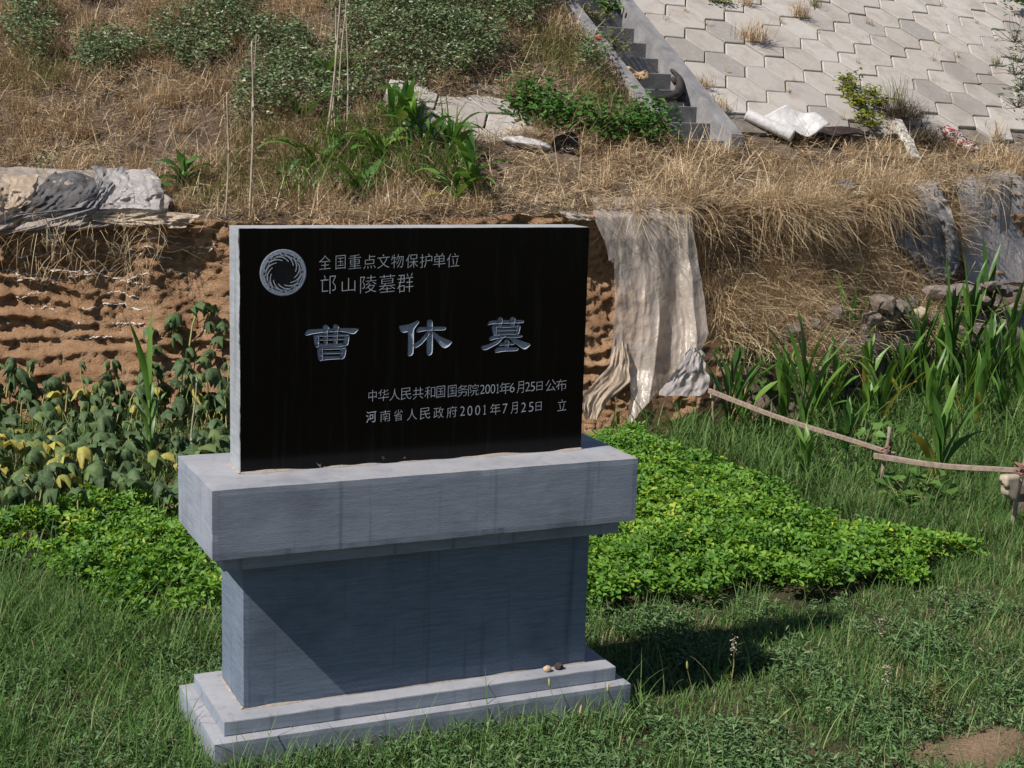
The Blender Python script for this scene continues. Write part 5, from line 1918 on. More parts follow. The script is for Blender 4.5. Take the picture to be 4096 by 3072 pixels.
# ------------------------------------------------------------------ stick fence
fp = [at_z(2848, 1745, 0.02), at_z(3508, 2000, 0.02), at_z(4030, 2140, 0.02)]
ft = [at_y(2860, 1510, fp[0][1]), at_y(3560, 1708, fp[1][1]), at_y(4112, 1780, fp[2][1])]
fe = thing('stick_fence', 'low fence of sticks tied with twine between bean bed and corn', 'fence', (fp[1][0], fp[1][1], 0))
for b, t in zip(fp, ft):
    mb = MB()
    b = np.array([b[0], b[1], -0.1])
    pts = [b + (t - b) * f + np.array([0.008 * math.sin(9 * f), 0.006 * math.cos(7 * f), 0]) for f in np.linspace(0, 1, 9)]
    mb.tube(pts, [0.019 - 0.006 * f + 0.002 * math.sin(20 * f) for f in np.linspace(0, 1, 9)], 8)
    mb.build('post', M['wood'], fe, smooth=True)
ra = [(at_y(2835, 1565, fp[0][1] - 0.03), at_y(3580, 1820, fp[1][1] - 0.03), 0.021), (at_y(3495, 1826, fp[1][1] - 0.05), at_y(4140, 1890, fp[2][1] - 0.03), 0.020)]
for a, b, r in ra:
    d = Vector(b - a)
    L = d.length
    mb = MB()
    bm = bmesh.new()
    bmesh.ops.create_cube(bm, size=1)
    bmesh.ops.subdivide_edges(bm, edges=[e for e in bm.edges if abs(e.verts[0].co.x - e.verts[1].co.x) > 0.5], cuts=14)
    for v in bm.verts:
        f = v.co.x + 0.5
        v.co = Vector((f * L, v.co.y * 0.022 * (1 + 0.1 * math.sin(f * 13)), v.co.z * 0.040 * (1 - 0.2 * f) + 0.006 * math.sin(f * 7.0 + r * 90) - 0.012 * math.sin(f * math.pi)))
    bmesh.ops.bevel(bm, geom=bm.edges[:], offset=0.003, segments=1, affect='EDGES')
    rot = d.to_track_quat('X', 'Z').to_matrix().to_4x4()
    bmesh.ops.transform(bm, matrix=Matrix.Translation(Vector(a)) @ rot, verts=bm.verts)
    bm.verts.index_update()
    mb.add([v.co for v in bm.verts], [[v.index for v in f.verts] for f in bm.faces])
    bm.free()
    mb.build('rail', M['wood'], fe)
for c0, mt_, turns in ((at_y(2858, 1572, fp[0][1] - 0.02), 'twine_pale', 4), (at_y(3538, 1818, fp[1][1] - 0.03), 'twine', 7), (at_y(4080, 1875, fp[2][1] - 0.03), 'twine', 6)):
    mb = MB()
    for k in range(turns):
        ax = random.uniform(-0.9, 0.9)
        off = np.array([0, 0, random.uniform(-0.05, 0.05)])
        pts = [np.array(c0) + off + np.array([0.030 * math.cos(a_), 0.036 * math.sin(a_), 0.030 * math.cos(a_ + 0.5) * ax]) for a_ in np.linspace(0, 6.28, 13)]
        mb.tube(pts, 0.0045, 5, cap=False)
    mb.tube([np.array(c0), np.array(c0) + np.array([0.05, -0.02, -0.03]), np.array(c0) + np.array([0.09, -0.02, 0.0])], 0.004, 5)
    mb.build('binding', M[mt_], fe, smooth=True)

# cream stone lump by the last post, grey bucket behind it
p = at_y(4038, 1945, fp[2][1] - 0.07)
bm = bmesh.new()
bmesh.ops.create_cube(bm, size=1)
bmesh.ops.subdivide_edges(bm, edges=bm.edges[:], cuts=5, use_grid_fill=True)
for v in bm.verts:
    c = v.co.copy()
    k = 1 + 0.10 * mnoise.noise(c * 2.1) - 0.25 * max(0, c.length - 0.6)
    v.co = Vector((c.x * 0.115 * k * (1 - 0.25 * (c.z < -0.1)), c.y * 0.07 * k, c.z * 0.15 * k - 0.18 * c.x * (c.z < 0) * 0.3))
V = np.array([v.co[:] for v in bm.verts]) + p
Fc = [tuple(x.index for x in f.verts) for f in bm.faces]
bm.free()
o = mkobj('stone_lump', V, Fc, M['limestone_lump'], origin=tuple(p), smooth=True)
tag(o, 'cream pitted stone lump hung against the rightmost fence post', 'stone')
pb = at_z(4120, 2030, 0.0)
pb = at_y(4120, 1990, fp[2][1] + 0.22)
mb = MB()
n = 28
ringz = [(0.0, 0.105), (0.02, 0.115), (0.27, 0.135), (0.285, 0.142), (0.30, 0.142), (0.30, 0.130), (0.05, 0.112)]
V, Fc = [], []
for z, r in ringz:
    for i in range(n):
        a_ = 2 * math.pi * i / n
        V.append((pb[0] + r * math.cos(a_), pb[1] + r * math.sin(a_), z))
for k in range(len(ringz) - 1):
    for i in range(n):
        j = (i + 1) % n
        Fc.append((k * n + i, k * n + j, (k + 1) * n + j, (k + 1) * n + i))
Fc.append(tuple(range(n))[::-1])
Fc.append(tuple((len(ringz) - 1) * n + i for i in range(n)))
mb.add(V, Fc)
o = mb.build('bucket', M['tile'], None, (pb[0], pb[1], 0), smooth=True)
tag(o, 'grey green bucket half hidden behind the cream stone lump', 'bucket')


# ------------------------------------------------------------------ sheets of plastic and netting
def sheet(name, label, rows, mat, nu=40, nv=60, folds=(5, 0.05), wr=0.03, seed=0, y_of=None, cat='plastic sheet', rel=False, lay=False, trim=None, fine=0.6):
    """rows: (v, u_left, u_right, y_left, y_right) along the photo's outline, each put at its own real depth"""
    rows = sorted(rows, key=lambda r: r[0])
    vs = np.array([r[0] for r in rows], float)
    A = np.array([r[1:] for r in rows], float)
    V = []
    for j in range(nv + 1):
        v = vs[0] + (vs[-1] - vs[0]) * j / nv
        ul, ur, yl, yr_ = [float(np.interp(v, vs, A[:, k])) for k in range(4)]
        tt = j / nv
        for i in range(nu + 1):
            f = i / nu
            edge = 14 * (float(vn(np.array([tt * 9 + seed]), np.array([f * 3]), seed)) - 0.5) * (1 - abs(2 * f - 1) * 0)
            u_ = ul + (ur - ul) * f + edge
            vv = v + 22 * (float(fbm(np.array([f * 5 + seed]), np.array([tt * 2.0]), seed + 1, 3)) - 0.5) * (1 if j in (0, nv) else 0.4)
            am = folds[1] * (0.25 + 0.75 * min(1, tt * 2.2))
            n1 = float(fbm(np.array([f * folds[0] * 1.7 + 0.55 * tt + seed]), np.array([tt * 1.3]), seed + 3, 3))
            n2 = float(vn(np.array([f * folds[0] * 3.1 - 0.9 * tt]), np.array([tt * 2.2]), seed + 5))
            n3 = float(vn(np.array([f * folds[0] * 8.0 + 1.6 * n1 + 0.8 * tt]), np.array([tt * 1.6 + seed]), seed + 9))
            fo = am * (1.7 * (0.5 - abs(2 * n1 - 1)) + fine * (0.9 * (0.5 - abs(2 * n2 - 1)) + 0.8 * (0.5 - abs(2 * n3 - 1))))
            w_ = wr * 2 * (float(fbm(np.array([f * 8 + seed]), np.array([tt * 9.0]), seed + 7, 4)) - 0.5)
            y = yl + (yr_ - yl) * f - fo - w_
            p = at_y(u_, vv, y)
            if rel:
                for _ in range(5):
                    p = at_y(u_, vv, y + float(prof(p[0], 4)[0]) - 5.5)
            p = np.array(p, float)
            yr_l, zr_l = prof(p[0], 4)
            if p[1] > yr_l - 0.02:
                p[2] = max(p[2], float(hill_z(p[0], max(p[1], float(yr_l)))) + 0.02 + 0.6 * max(fo, 0) + max(w_, 0))
            elif lay and p[2] < zr_l:
                p[1] = min(p[1], face_y(p[0], p[2]) - 0.10 + 0.05 * p[2] - 0.5 * max(fo, 0))
            V.append(p)
    Fc = []
    for j in range(nv):
        for i in range(nu):
            a = j * (nu + 1) + i
            Fc.append((a, a + nu + 1, a + nu + 2, a + 1))
    V = np.array(V)
    if trim is not None:
        pu_, pv_ = project(V)
        Fc = [f for f in Fc if inpoly(np.array([pu_[list(f)].mean()]), np.array([pv_[list(f)].mean()]), trim)[0]]
        used = sorted({i for f in Fc for i in f})
        mp_ = {q: i for i, q in enumerate(used)}
        V = V[used]
        Fc = [tuple(mp_[i] for i in f) for f in Fc]
    o = mkobj(name, V, Fc, mat, None, tuple(V.mean(0)), smooth=True)
    return tag(o, label, cat)


def z5(x, y):
    return 2200 + 0.6329 * x, 700 + 0.6329 * y


R_ = []
for y, l, r, yl, yr_ in [(150, 330, 800, 6.1, 6.1), (200, 270, 880, 5.75, 5.75), (260, 285, 895, 5.42, 5.42), (400, 335, 912, 5.36, 5.36), (540, 370, 935, 5.34, 5.34), (780, 370, 985, 5.30, 5.26), (1000, 360, 1010, 5.22, 5.14),
                         (1230, 340, 1010, 5.14, 5.06), (1370, 330, 1010, 5.06, 4.98), (1570, 320, 1010, 4.9, 4.88)]:
    a, b_ = z5(l, y), z5(r, y)
    R_.append((a[1], a[0], b_[0], yl, yr_))
HEM = [z5(*q) for q in [(240, 140), (900, 140), (925, 400), (1010, 900), (1005, 1000), (955, 1110), (885, 1118), (800, 1230), (680, 1370), (515, 1565), (485, 1545), (512, 1400), (505, 1295), (375, 1240), (395, 1000), (412, 780), (405, 560), (372, 535), (325, 400)]]
sheet('plastic_sheet', 'big dusty clear plastic sheet hanging over the earth face right of the tablet', R_, M['film'], 150, 130, (1.45, 0.105), 0.016, 3, trim=HEM, fine=0.16)
R_ = []
for y, l, r, yl, yr_ in [(980, 415, 470, 5.2, 5.2), (1200, 380, 500, 5.1, 5.1), (1300, 300, 510, 5.0, 5.0), (1380, 215, 430, 4.9, 4.9), (1450, 210, 350, 4.82, 4.86), (1540, 225, 300, 4.78, 4.8)]:
    a, b_ = z5(l, y), z5(r, y)
    R_.append((a[1], a[0], b_[0], yl, yr_))
sheet('plastic_sheet', 'crumpled dirty film trailing on the soil beside the big hanging sheet', R_, M['film_beige'], 40, 50, (1.3, 0.06), 0.022, 5, fine=0.3)
R_ = []
for y, l, r, yl, yr_ in [(1100, 880, 960, 5.05, 5.02), (1180, 830, 985, 5.0, 4.98), (1260, 770, 1000, 4.95, 4.93), (1340, 720, 1005, 4.9, 4.88), (1400, 680, 960, 4.84, 4.84)]:
    a, b_ = z5(l, y), z5(r, y)
    R_.append((a[1], a[0], b_[0], yl, yr_))
sheet('plastic_sheet', 'grey crumpled film lying at the foot of the big hanging sheet', R_, M['film_grey'], 40, 34, (1.2, 0.06), 0.022, 8, fine=0.4)
sheet('plastic_sheet', 'narrow twisted film strip on the rim left of the big hanging sheet', [(845, 2245, 2300, 5.5, 5.5), (860, 2250, 2370, 5.45, 5.45), (880, 2290, 2375, 5.42, 5.42)], M['film'], 24, 10, (2, 0.02), 0.03, 9)
# left: dark netting, grey film, beige film
sheet('plastic_sheet', 'long crumpled pale film spread along the left rim under the dark netting', [(672, -90, 470, 6.05, 6.05), (730, -90, 610, 5.80, 5.78), (800, -90, 690, 5.58, 5.55), (850, -90, 660, 5.46, 5.44), (905, -90, 480, 5.36, 5.36), (935, -90, 150, 5.34, 5.34)], M['film_dirty'], 90, 50, (3.2, 0.06), 0.05, 31, rel=True, lay=True, fine=0.8)
sheet('shade_net', 'crumpled dark shade netting on the rim at far left', [(690, 215, 330, 5.95, 5.95), (720, 175, 400, 5.80, 5.8), (760, 150, 400, 5.62, 5.62), (810, 120, 370, 5.46, 5.46), (850, 60, 330, 5.40, 5.40)], M['net_dark'], 44, 44, (3.2, 0.05), 0.05, 12, rel=True, lay=True, cat='netting')
sheet('shade_net', 'grey wrinkled netting between dark netting and pale film on the left rim', [(668, 370, 520, 5.9, 5.9), (710, 385, 480, 5.76, 5.76), (760, 390, 440, 5.55, 5.55), (830, 300, 400, 5.38, 5.38), (860, 10, 360, 5.36, 5.36), (890, -60, 250, 5.36, 5.36)], M['net_grey'], 44, 44, (3, 0.04), 0.05, 14, rel=True, lay=True, cat='netting')
sheet('plastic_sheet', 'pale crumpled plastic film on the rim beneath the single corn plant', [(680, 430, 600, 5.86, 5.86), (720, 410, 640, 5.7, 5.7), (780, 395, 650, 5.5, 5.5), (840, 370, 640, 5.38, 5.38)], M['film_grey'], 44, 40, (2.2, 0.045), 0.05, 16, rel=True, lay=True)
sheet('plastic_sheet', 'long beige film fold lying along the edge of the bare earth', [(838, 500, 640, 5.46, 5.5), (860, 370, 800, 5.38, 5.42), (885, 370, 770, 5.34, 5.36), (906, 480, 740, 5.34, 5.36)], M['film_beige'], 60, 22, (1.4, 0.03), 0.04, 18, rel=True, lay=True)
sheet('plastic_sheet', 'small dirty film scrap hanging over the rim at far left', [(880, 170, 240, 5.36, 5.36), (930, 155, 262, 5.32, 5.32), (985, 190, 235, 5.34, 5.34)], M['film_beige'], 22, 24, (2, 0.03), 0.05, 19, rel=True, lay=True)
sheet('plastic_sheet', 'beige torn film patch left of the dark netting', [(700, -60, 150, 5.9, 5.9), (760, -60, 130, 5.6, 5.6), (830, -60, 90, 5.4, 5.4)], M['film_beige'], 30, 26, (3, 0.04), 0.06, 20, rel=True, lay=True)
# right: grey torn netting and clear sheet over the ledge
sheet('shade_net', 'grey torn netting bundle hanging over the right earth face', [(758, 3560, 3740, 6.75, 6.85), (800, 3545, 3790, 6.5, 6.55), (880, 3560, 3820, 6.32, 6.4), (960, 3590, 3830, 6.28, 6.36), (1060, 3640, 3840, 6.22, 6.3), (1120, 3700, 3800, 6.15, 6.25)], M['net_grey'], 50, 60, (3.2, 0.07), 0.08, 22, cat='netting', lay=True)
sheet('plastic_sheet', 'grey clear film stretched over the earth ledge at the right edge', [(770, 3790, 4180, 6.95, 7.3), (860, 3830, 4180, 6.75, 7.1), (960, 3850, 4180, 6.65, 7.0), (1060, 3850, 4180, 6.58, 6.9), (1130, 3860, 4180, 6.5, 6.85)], M['film_grey'], 50, 44, (1.3, 0.04), 0.03, 24, lay=True)
sheet('plastic_sheet', 'pale flat film scrap in the slabs grass near the stair foot', [(505, 2030, 2110, 7.2, 7.2), (520, 2040, 2180, 7.1, 7.1), (540, 2060, 2200, 7.0, 7.0)], M['film'], 16, 12, (2, 0.01), 0.02, 26)

# ------------------------------------------------------------------ things lying on the terrace
def toworld(o_c, ax, ay, az_):
    return Matrix(((ax[0], ay[0], az_[0], o_c[0]), (ax[1], ay[1], az_[1], o_c[1]), (ax[2], ay[2], az_[2], o_c[2]), (0, 0, 0, 1)))


def frame_on(u, v, u2, v2, lift=0.03):
    a = hill_hit(u, v)
    b = hill_hit(u2, v2)
    return np.array(a) + np.array([0, 0, lift]), np.array(b) + np.array([0, 0, lift])


# white roll: a flat laminate sheet whose near edge is rolled into a tube
tA = hill_hit(2975, 500) + np.array([0, 0, 0.05])
tB = hill_hit(3155, 588) + np.array([0, -0.02, 0.05])
ax = (tB - tA)
Lr = np.linalg.norm(ax)
axn = ax / Lr
upv = np.array([0, 0, 1.0])
bk = np.cross(upv, axn)
bk /= np.linalg.norm(bk)
if bk[1] < 0:
    bk = -bk
upn = np.cross(axn, bk)
if upn[2] < 0:
    upn = -upn
V, Fc = [], []
nprof, nl = 46, 26
rr = 0.062
path = []
for i in range(26):
    a_ = -2.1 * math.pi + i / 25 * (2.1 * math.pi)
    r_ = rr * (0.80 + 0.20 * i / 25)
    path.append((-r_ * math.sin(-a_ - 0.0) * -1 * -1, r_ * math.cos(a_)))
end = path[-1]
for i in range(1, 21):
    f_ = i / 20
    path.append((end[0] + 0.34 * f_, end[1] - 0.05 * math.sin(f_ * 3.1) + 0.20 * f_ * f_))
for j in range(nl + 1):
    fj = j / nl
    for i, (b_, h_) in enumerate(path):
        ex = 0
        if i > 26:
            g_ = (i - 26) / 20
            ex = g_ * (0.30 - 0.05 * fj)
        wv = 0.03 * math.sin(i * 0.5 + fj * 6) * max(0, (i - 26) / 20) + 0.045 * (float(fbm(np.array([fj * 5]), np.array([i * 0.22]), 3, 3)) - 0.5) * min(1, max(0, (i - 20) / 12))
        cut = 1.0
        if i > 34:
            cut = 1 - 0.35 * max(0, 0.45 - fj) * (i - 34) / 10
        p = tA + axn * (fj * Lr + ex) + bk * b_ * cut + upn * (h_ + rr + wv)
        V.append(p)
npth = len(path)
for j in range(nl):
    for i in range(npth - 1):
        a = j * npth + i
        Fc.append((a, a + 1, a + npth + 1, a + npth))
o = mkobj('laminate_sheet', np.array(V), Fc, M['white_sheet'], None, tuple(tA), smooth=True)
sm = o.modifiers.new('thick', 'SOLIDIFY')
sm.thickness = 0.003
tag(o, 'white laminate sheet with one edge curled into a roll at the slab foot', 'sheet')

# dark board
a = hill_hit(3225, 585)
b = hill_hit(3480, 608)
d = b - a
L = np.linalg.norm(d)
d /= L
bk = np.array([-d[1], d[0], 0.35])
bk /= np.linalg.norm(bk)
nn = np.cross(d, bk)
mb = MB()
bm = bmesh.new()
bmesh.ops.create_cube(bm, size=1)
bmesh.ops.subdivide_edges(bm, edges=bm.edges[:], cuts=9, use_grid_fill=True)
for v in bm.verts:
    c = v.co.copy()
    jag = 0.03 * mnoise.noise(Vector((c.x * 9, c.z * 4, 2)))
    v.co = Vector(((c.x + 0.5) * L + jag * (abs(c.x) > 0.4), c.y * (0.26 - 0.08 * (c.x + 0.5)) + 0.13 + jag * (abs(c.y) > 0.4), c.z * 0.022 + 0.03 * math.sin(c.x * 5)))
bmesh.ops.transform(bm, matrix=toworld(a + np.array([0, 0, 0.14]), d, bk, nn), verts=bm.verts)
bm.verts.index_update()
mb.add([v.co for v in bm.verts], [[v.index for v in f.verts] for f in bm.faces])
bm.free()
o = mb.build('board', M['board'], None, tuple(a))
tag(o, 'broken dark brown board lying beside the white laminate sheet', 'board')
# splintered smaller board
a = hill_hit(3520, 640)
mb = MB()
mb.box(0, 0.42, -0.05, 0.05, 0, 0.02, 0.004, M=Matrix.Translation(Vector(a + np.array([0, 0, 0.03]))) @ Matrix.Rotation(-0.1, 4, 'Z') @ Matrix.Rotation(0.1, 4, 'Y'))
o = mb.build('plank', M['board'], None, tuple(a))
tag(o, 'short dark plank below the speckled white foam strip', 'plank')

# black upright panel with worn white writing, lying white sack beside it
a = hill_hit(2205, 615)
z4 = lambda x, y: (1800 + 0.4521 * x, 350 + 0.4521 * y)
yb = a[1] + 0.02
outline = [(905, 490), (930, 440), (1075, 385), (1105, 405), (1138, 450), (1128, 600), (1060, 605), (900, 612)]
pts = [at_y(*z4(x, y), yb + 0.05 * (612 - y) / 200) for x, y in outline]
mb = MB()
n = len(pts)
th = np.array([0.02, 0.05, 0.0])
V = [p for p in pts] + [p + th for p in pts]
Fc = [tuple(range(n)), tuple(range(2 * n - 1, n - 1, -1))] + [((i + 1) % n, i, n + i, n + (i + 1) % n) for i in range(n)]
bm = bmesh.new()
vs = [bm.verts.new(v) for v in V]
for f in Fc:
    bm.faces.new([vs[i] for i in f])
bmesh.ops.recalc_face_normals(bm, faces=bm.faces)
bmesh.ops.bevel(bm, geom=bm.edges[:], offset=0.008, segments=2, affect='EDGES')
bm.verts.index_update()
mb.add([v.co for v in bm.verts], [[v.index for v in f.verts] for f in bm.faces])
bm.free()
blk = mb.build('black_sign', M['black_plastic'], None, tuple(a))
tag(blk, 'black plastic sign board standing in dry grass with a worn white mark', 'sign')
mb = MB()
for sx_ in (0, 26, 44, 62):
    pl = [(990 + sx_ * 1.4, 548), (1000 + sx_ * 1.4, 536), (1012 + sx_ * 1.4, 552)]
    for q in range(2):
        p0 = at_y(*z4(*pl[q]), yb + 0.006)
        p1 = at_y(*z4(*pl[q + 1]), yb + 0.006)
        mb.tube([p0, p1], 0.003, 4)
mb.build('worn_mark', M['white_paint'], blk)

a = hill_hit(2020, 570)
b = hill_hit(2195, 605)
mb = MB()
bm = bmesh.new()
bmesh.ops.create_icosphere(bm, subdivisions=4, radius=1)
d = b - a
L = np.linalg.norm(d) / 2 * 1.15
d = d / np.linalg.norm(d)
s_ = np.array([-d[1], d[0], 0])
s_ /= np.linalg.norm(s_)
nn = np.cross(d, s_)
for v in bm.verts:
    c = v.co.copy()
    k = 1 + 0.22 * mnoise.noise(c * 2.5) + 0.16 * mnoise.noise(c * 7)
    v.co = Vector((np.sign(c.x) * abs(c.x) ** 0.75 * L, c.y * 0.12 * k, c.z * 0.045 * k * (1 + 0.5 * mnoise.noise(c * 4))))
bmesh.ops.transform(bm, matrix=toworld((a + b) / 2 + np.array([0, 0, 0.03]), d, s_, nn), verts=bm.verts)
bm.verts.index_update()
mb.add([v.co for v in bm.verts], [[v.index for v in f.verts] for f in bm.faces])
bm.free()
o = mb.build('sack', M['sack'], None, tuple(a), smooth=True)
tag(o, 'flattened dirty white sack lying left of the black sign board', 'sack')

# printed bag, foam strip
a = np.array(hexpt(3850, 570, 0.06))
bm = bmesh.new()
bmesh.ops.create_icosphere(bm, subdivisions=4, radius=1)
d = np.array(hexpt(3930, 640, 0.06)) - np.array(hexpt(3780, 520, 0.06))
L = np.linalg.norm(d) / 2
d /= np.linalg.norm(d)
s_ = np.cross(SN, d)
for v in bm.verts:
    c = v.co.copy()
    k = 1 + 0.3 * mnoise.noise(c * 2.2) + 0.2 * mnoise.noise(c * 6)
    v.co = Vector((c.x * L * k, c.y * 0.10 * k, c.z * 0.07 * k))
bmesh.ops.transform(bm, matrix=toworld(a, d, s_, SN), verts=bm.verts)
bm.verts.index_update()
mb = MB()
mb.add([v.co for v in bm.verts], [[v.index for v in f.verts] for f in bm.faces])
bm.free()
o = mb.build('bag', M['bag'], None, tuple(a), smooth=True)
tag(o, 'crumpled red and white printed bag at the lower rim of the slabs', 'bag')
a = np.array(hexpt(3590, 485, 0.10))
b = np.array(hexpt(3668, 640, 0.10))
d = b - a
L = np.linalg.norm(d)
d /= L
s_ = np.cross(SN, d)
mb = MB()
bm = bmesh.new()
bmesh.ops.create_cube(bm, size=1)
bmesh.ops.subdivide_edges(bm, edges=bm.edges[:], cuts=8, use_grid_fill=True)
for v in bm.verts:
    c = v.co.copy()
    j_ = 0.016 * mnoise.noise(Vector(c) * 8)
    v.co = Vector(((c.x + .5) * L, c.y * 0.085 + j_, c.z * 0.06 + j_))
bmesh.ops.transform(bm, matrix=toworld(a, d, s_, SN), verts=bm.verts)
bm.verts.index_update()
mb.add([v.co for v in bm.verts], [[v.index for v in f.verts] for f in bm.faces])
bm.free()
o = mb.build('foam_strip', M['foam'], None, tuple(a))
tag(o, 'speckled white foam strip leaning in the dark twig heap', 'foam strip')

# cardboard, hose and scraps on the stair
def crumple(name, label, cat, pts, mat, th=0.006, amp=0.03, seed=1):
    """irregular crumpled flap through the four given corners"""
    n = 14
    V, Fc = [], []
    for j in range(n + 1):
        for i in range(n + 1):
            f, g_ = i / n, j / n
            p = (1 - f) * (1 - g_) * pts[0] + f * (1 - g_) * pts[1] + f * g_ * pts[2] + (1 - f) * g_ * pts[3]
            q = Vector((f * 3 + seed, g_ * 3, seed))
            V.append(p + np.array([mnoise.noise(q), mnoise.noise(q + Vector((5, 0, 0))), mnoise.noise(q + Vector((0, 5, 0)))]) * amp)
    for j in range(n):
        for i in range(n):
            a = j * (n + 1) + i
            Fc.append((a, a + 1, a + n + 2, a + n + 1))
    o = mkobj(name, np.array(V), Fc, mat, None, tuple(pts[0]), smooth=False)
    md = o.modifiers.new('thick', 'SOLIDIFY')
    md.thickness = th
    return tag(o, label, cat)


def stp(u, v, h):
    return np.array(hexpt(u, v, h))


crumple('cardboard', 'torn brown cardboard lying on the stair against the left kerb', 'cardboard', [stp(2488, 268, 0.03), stp(2600, 300, 0.0), stp(2560, 330, 0.0), stp(2510, 312, 0.02)], M['card'], 0.006, 0.05, 2)
crumple('cardboard', 'smaller brown cardboard flap on the torn cardboard pile of the stair', 'cardboard', [stp(2525, 290, 0.06), stp(2585, 288, 0.06), stp(2575, 318, 0.04), stp(2530, 312, 0.05)], M['card'], 0.006, 0.04, 4)
crumple('plastic_scrap', 'small red plastic scrap on the left kerb of the stair', 'scrap', [stp(2378, 143, 0.10), stp(2405, 148, 0.10), stp(2403, 158, 0.09), stp(2382, 154, 0.1)], M['red_plastic'], 0.004, 0.02, 6)
crumple('plastic_scrap', 'small red and white scrap under the round leafy weed', 'scrap', [hill_hit(2112, 400) + np.array([0, 0, .05]), hill_hit(2145, 402) + np.array([0, 0, .05]), hill_hit(2140, 412) + np.array([0, 0, .06]), hill_hit(2115, 410) + np.array([0, 0, .06])], M['red_plastic'], 0.004, 0.015, 7)
hz = lambda x, y: (2200 + 0.3616 * x, 0.3616 * y)
hp = [(1335, 770), (1380, 800), (1420, 850), (1440, 920), (1430, 1000), (1390, 1050), (1300, 1085), (1200, 1095), (1080, 1100)]
pts = [stp(*hz(x, y), 0.02) for x, y in hp]
fine = []
for i in range(len(pts) - 1):
    for f in (0, 0.33, 0.66):
        fine.append(pts[i] * (1 - f) + pts[i + 1] * f)
fine.append(pts[-1])
mb = MB()
nfi = len(fine)
mb.tube(fine, [0.016 + 0.030 * min(1, i / 8) - 0.012 * max(0, (i - 14) / (nfi - 14)) for i in range(nfi)], 10)
mb.tube([stp(*hz(1340, 860), 0.03), stp(*hz(1370, 890), 0.02), stp(*hz(1400, 930), 0.0)], [0.02, 0.026, 0.03], 8)
o = mb.build('rubber_hose', M['rubber'], None, tuple(fine[0]), smooth=True)
tag(o, 'curved black rubber hose piece lying across two stair treads', 'hose')
crumple('rubber_flap', 'black rubber flap behind the curved hose on the stair', 'rubber flap', [stp(*hz(1420, 930), 0.0), stp(*hz(1480, 960), 0.02), stp(*hz(1505, 1130), -0.04), stp(*hz(1340, 1125), -0.06)], M['rubber'], 0.008, 0.02, 9)

# ------------------------------------------------------------------ stacked tile wall with rubble on top
tw = thing('tile_stack_wall', 'low wall of stacked grey roof tiles holding the ledge behind the corn', 'wall', (7.2, 5.66, 0))
path = [(5.55, 5.25), (6.4, 5.36), (7.2, 5.62), (8.5, 5.86), (10.2, 6.12)]
px_, py_ = zip(*path)
mb = MB()
for row in range(2):
    x = 5.6 + 0.02 * row
    while x < 10.2:
        y = float(np.interp(x, px_, py_)) + 0.03 * row + random.uniform(-0.012, 0.012)
        w = random.uniform(0.030, 0.042)
        h = 0.20
        z0 = 0.02 + row * 0.212
        tilt = random.uniform(-0.08, 0.08)
        mb.box(-w / 2, w / 2, -0.09, 0.09, 0, h, 0.006, M=Matrix.Translation((x, y, z0)) @ Matrix.Rotation(tilt, 4, 'Y') @ Matrix.Rotation(random.uniform(-.05, .05), 4, 'Z'))
        x += w + random.uniform(0.001, 0.006)
mb.build('tile_courses', M['tile'], tw)
mb = MB()
for row in range(1):
    n = 40
    V, Fc = [], []
    for i in range(n + 1):
        x = 5.9 + 4.2 * i / n
        y = float(np.interp(x, px_, py_))
        for q, (dy, z) in enumerate(((-0.04, 0.42), (-0.10, 0.50), (0.0, 0.66), (0.40, 0.84), (0.9, 0.86))):
            V.append((x, y + dy + 0.06 * mnoise.noise(Vector((x * 3, q, 1))), z + 0.10 * mnoise.noise(Vector((x * 2.7, q * 2, 4))) - 0.10 * max(0, 6.4 - x)))
    for i in range(n):
        for q in range(4):
            a = i * 5 + q
            Fc.append((a, a + 1, a + 6, a + 5))
    mb.add(V, Fc)
mb.build('mortar_cap', M['mortar'], tw, smooth=True)


def rock(c, r, mat, seed):
    bm = bmesh.new()
    bmesh.ops.create_icosphere(bm, subdivisions=2, radius=1)
    rr_ = random.Random(seed)
    for v in bm.verts:
        p = v.co.copy()
        k = 1 + 0.35 * mnoise.noise(p * 1.3 + Vector((seed * 1.7, seed, 0)))
        m_ = max(abs(p.x), abs(p.y), abs(p.z))
        p = p * (0.55 + 0.45 / m_ * 0.8) * k
        v.co = Vector((p.x * r[0], p.y * r[1], p.z * r[2]))
    bmesh.ops.transform(bm, matrix=Matrix.Translation(Vector(c)) @ Matrix.Rotation(rr_.uniform(0, 6), 4, 'Z') @ Matrix.Rotation(rr_.uniform(-.4, .4), 4, 'X'), verts=bm.verts)
    V = np.array([v.co[:] for v in bm.verts])
    Fc = [tuple(x.index for x in f.verts) for f in bm.faces]
    bm.free()
    return mkobj('rubble_stone', V, Fc, mat, None, tuple(c))


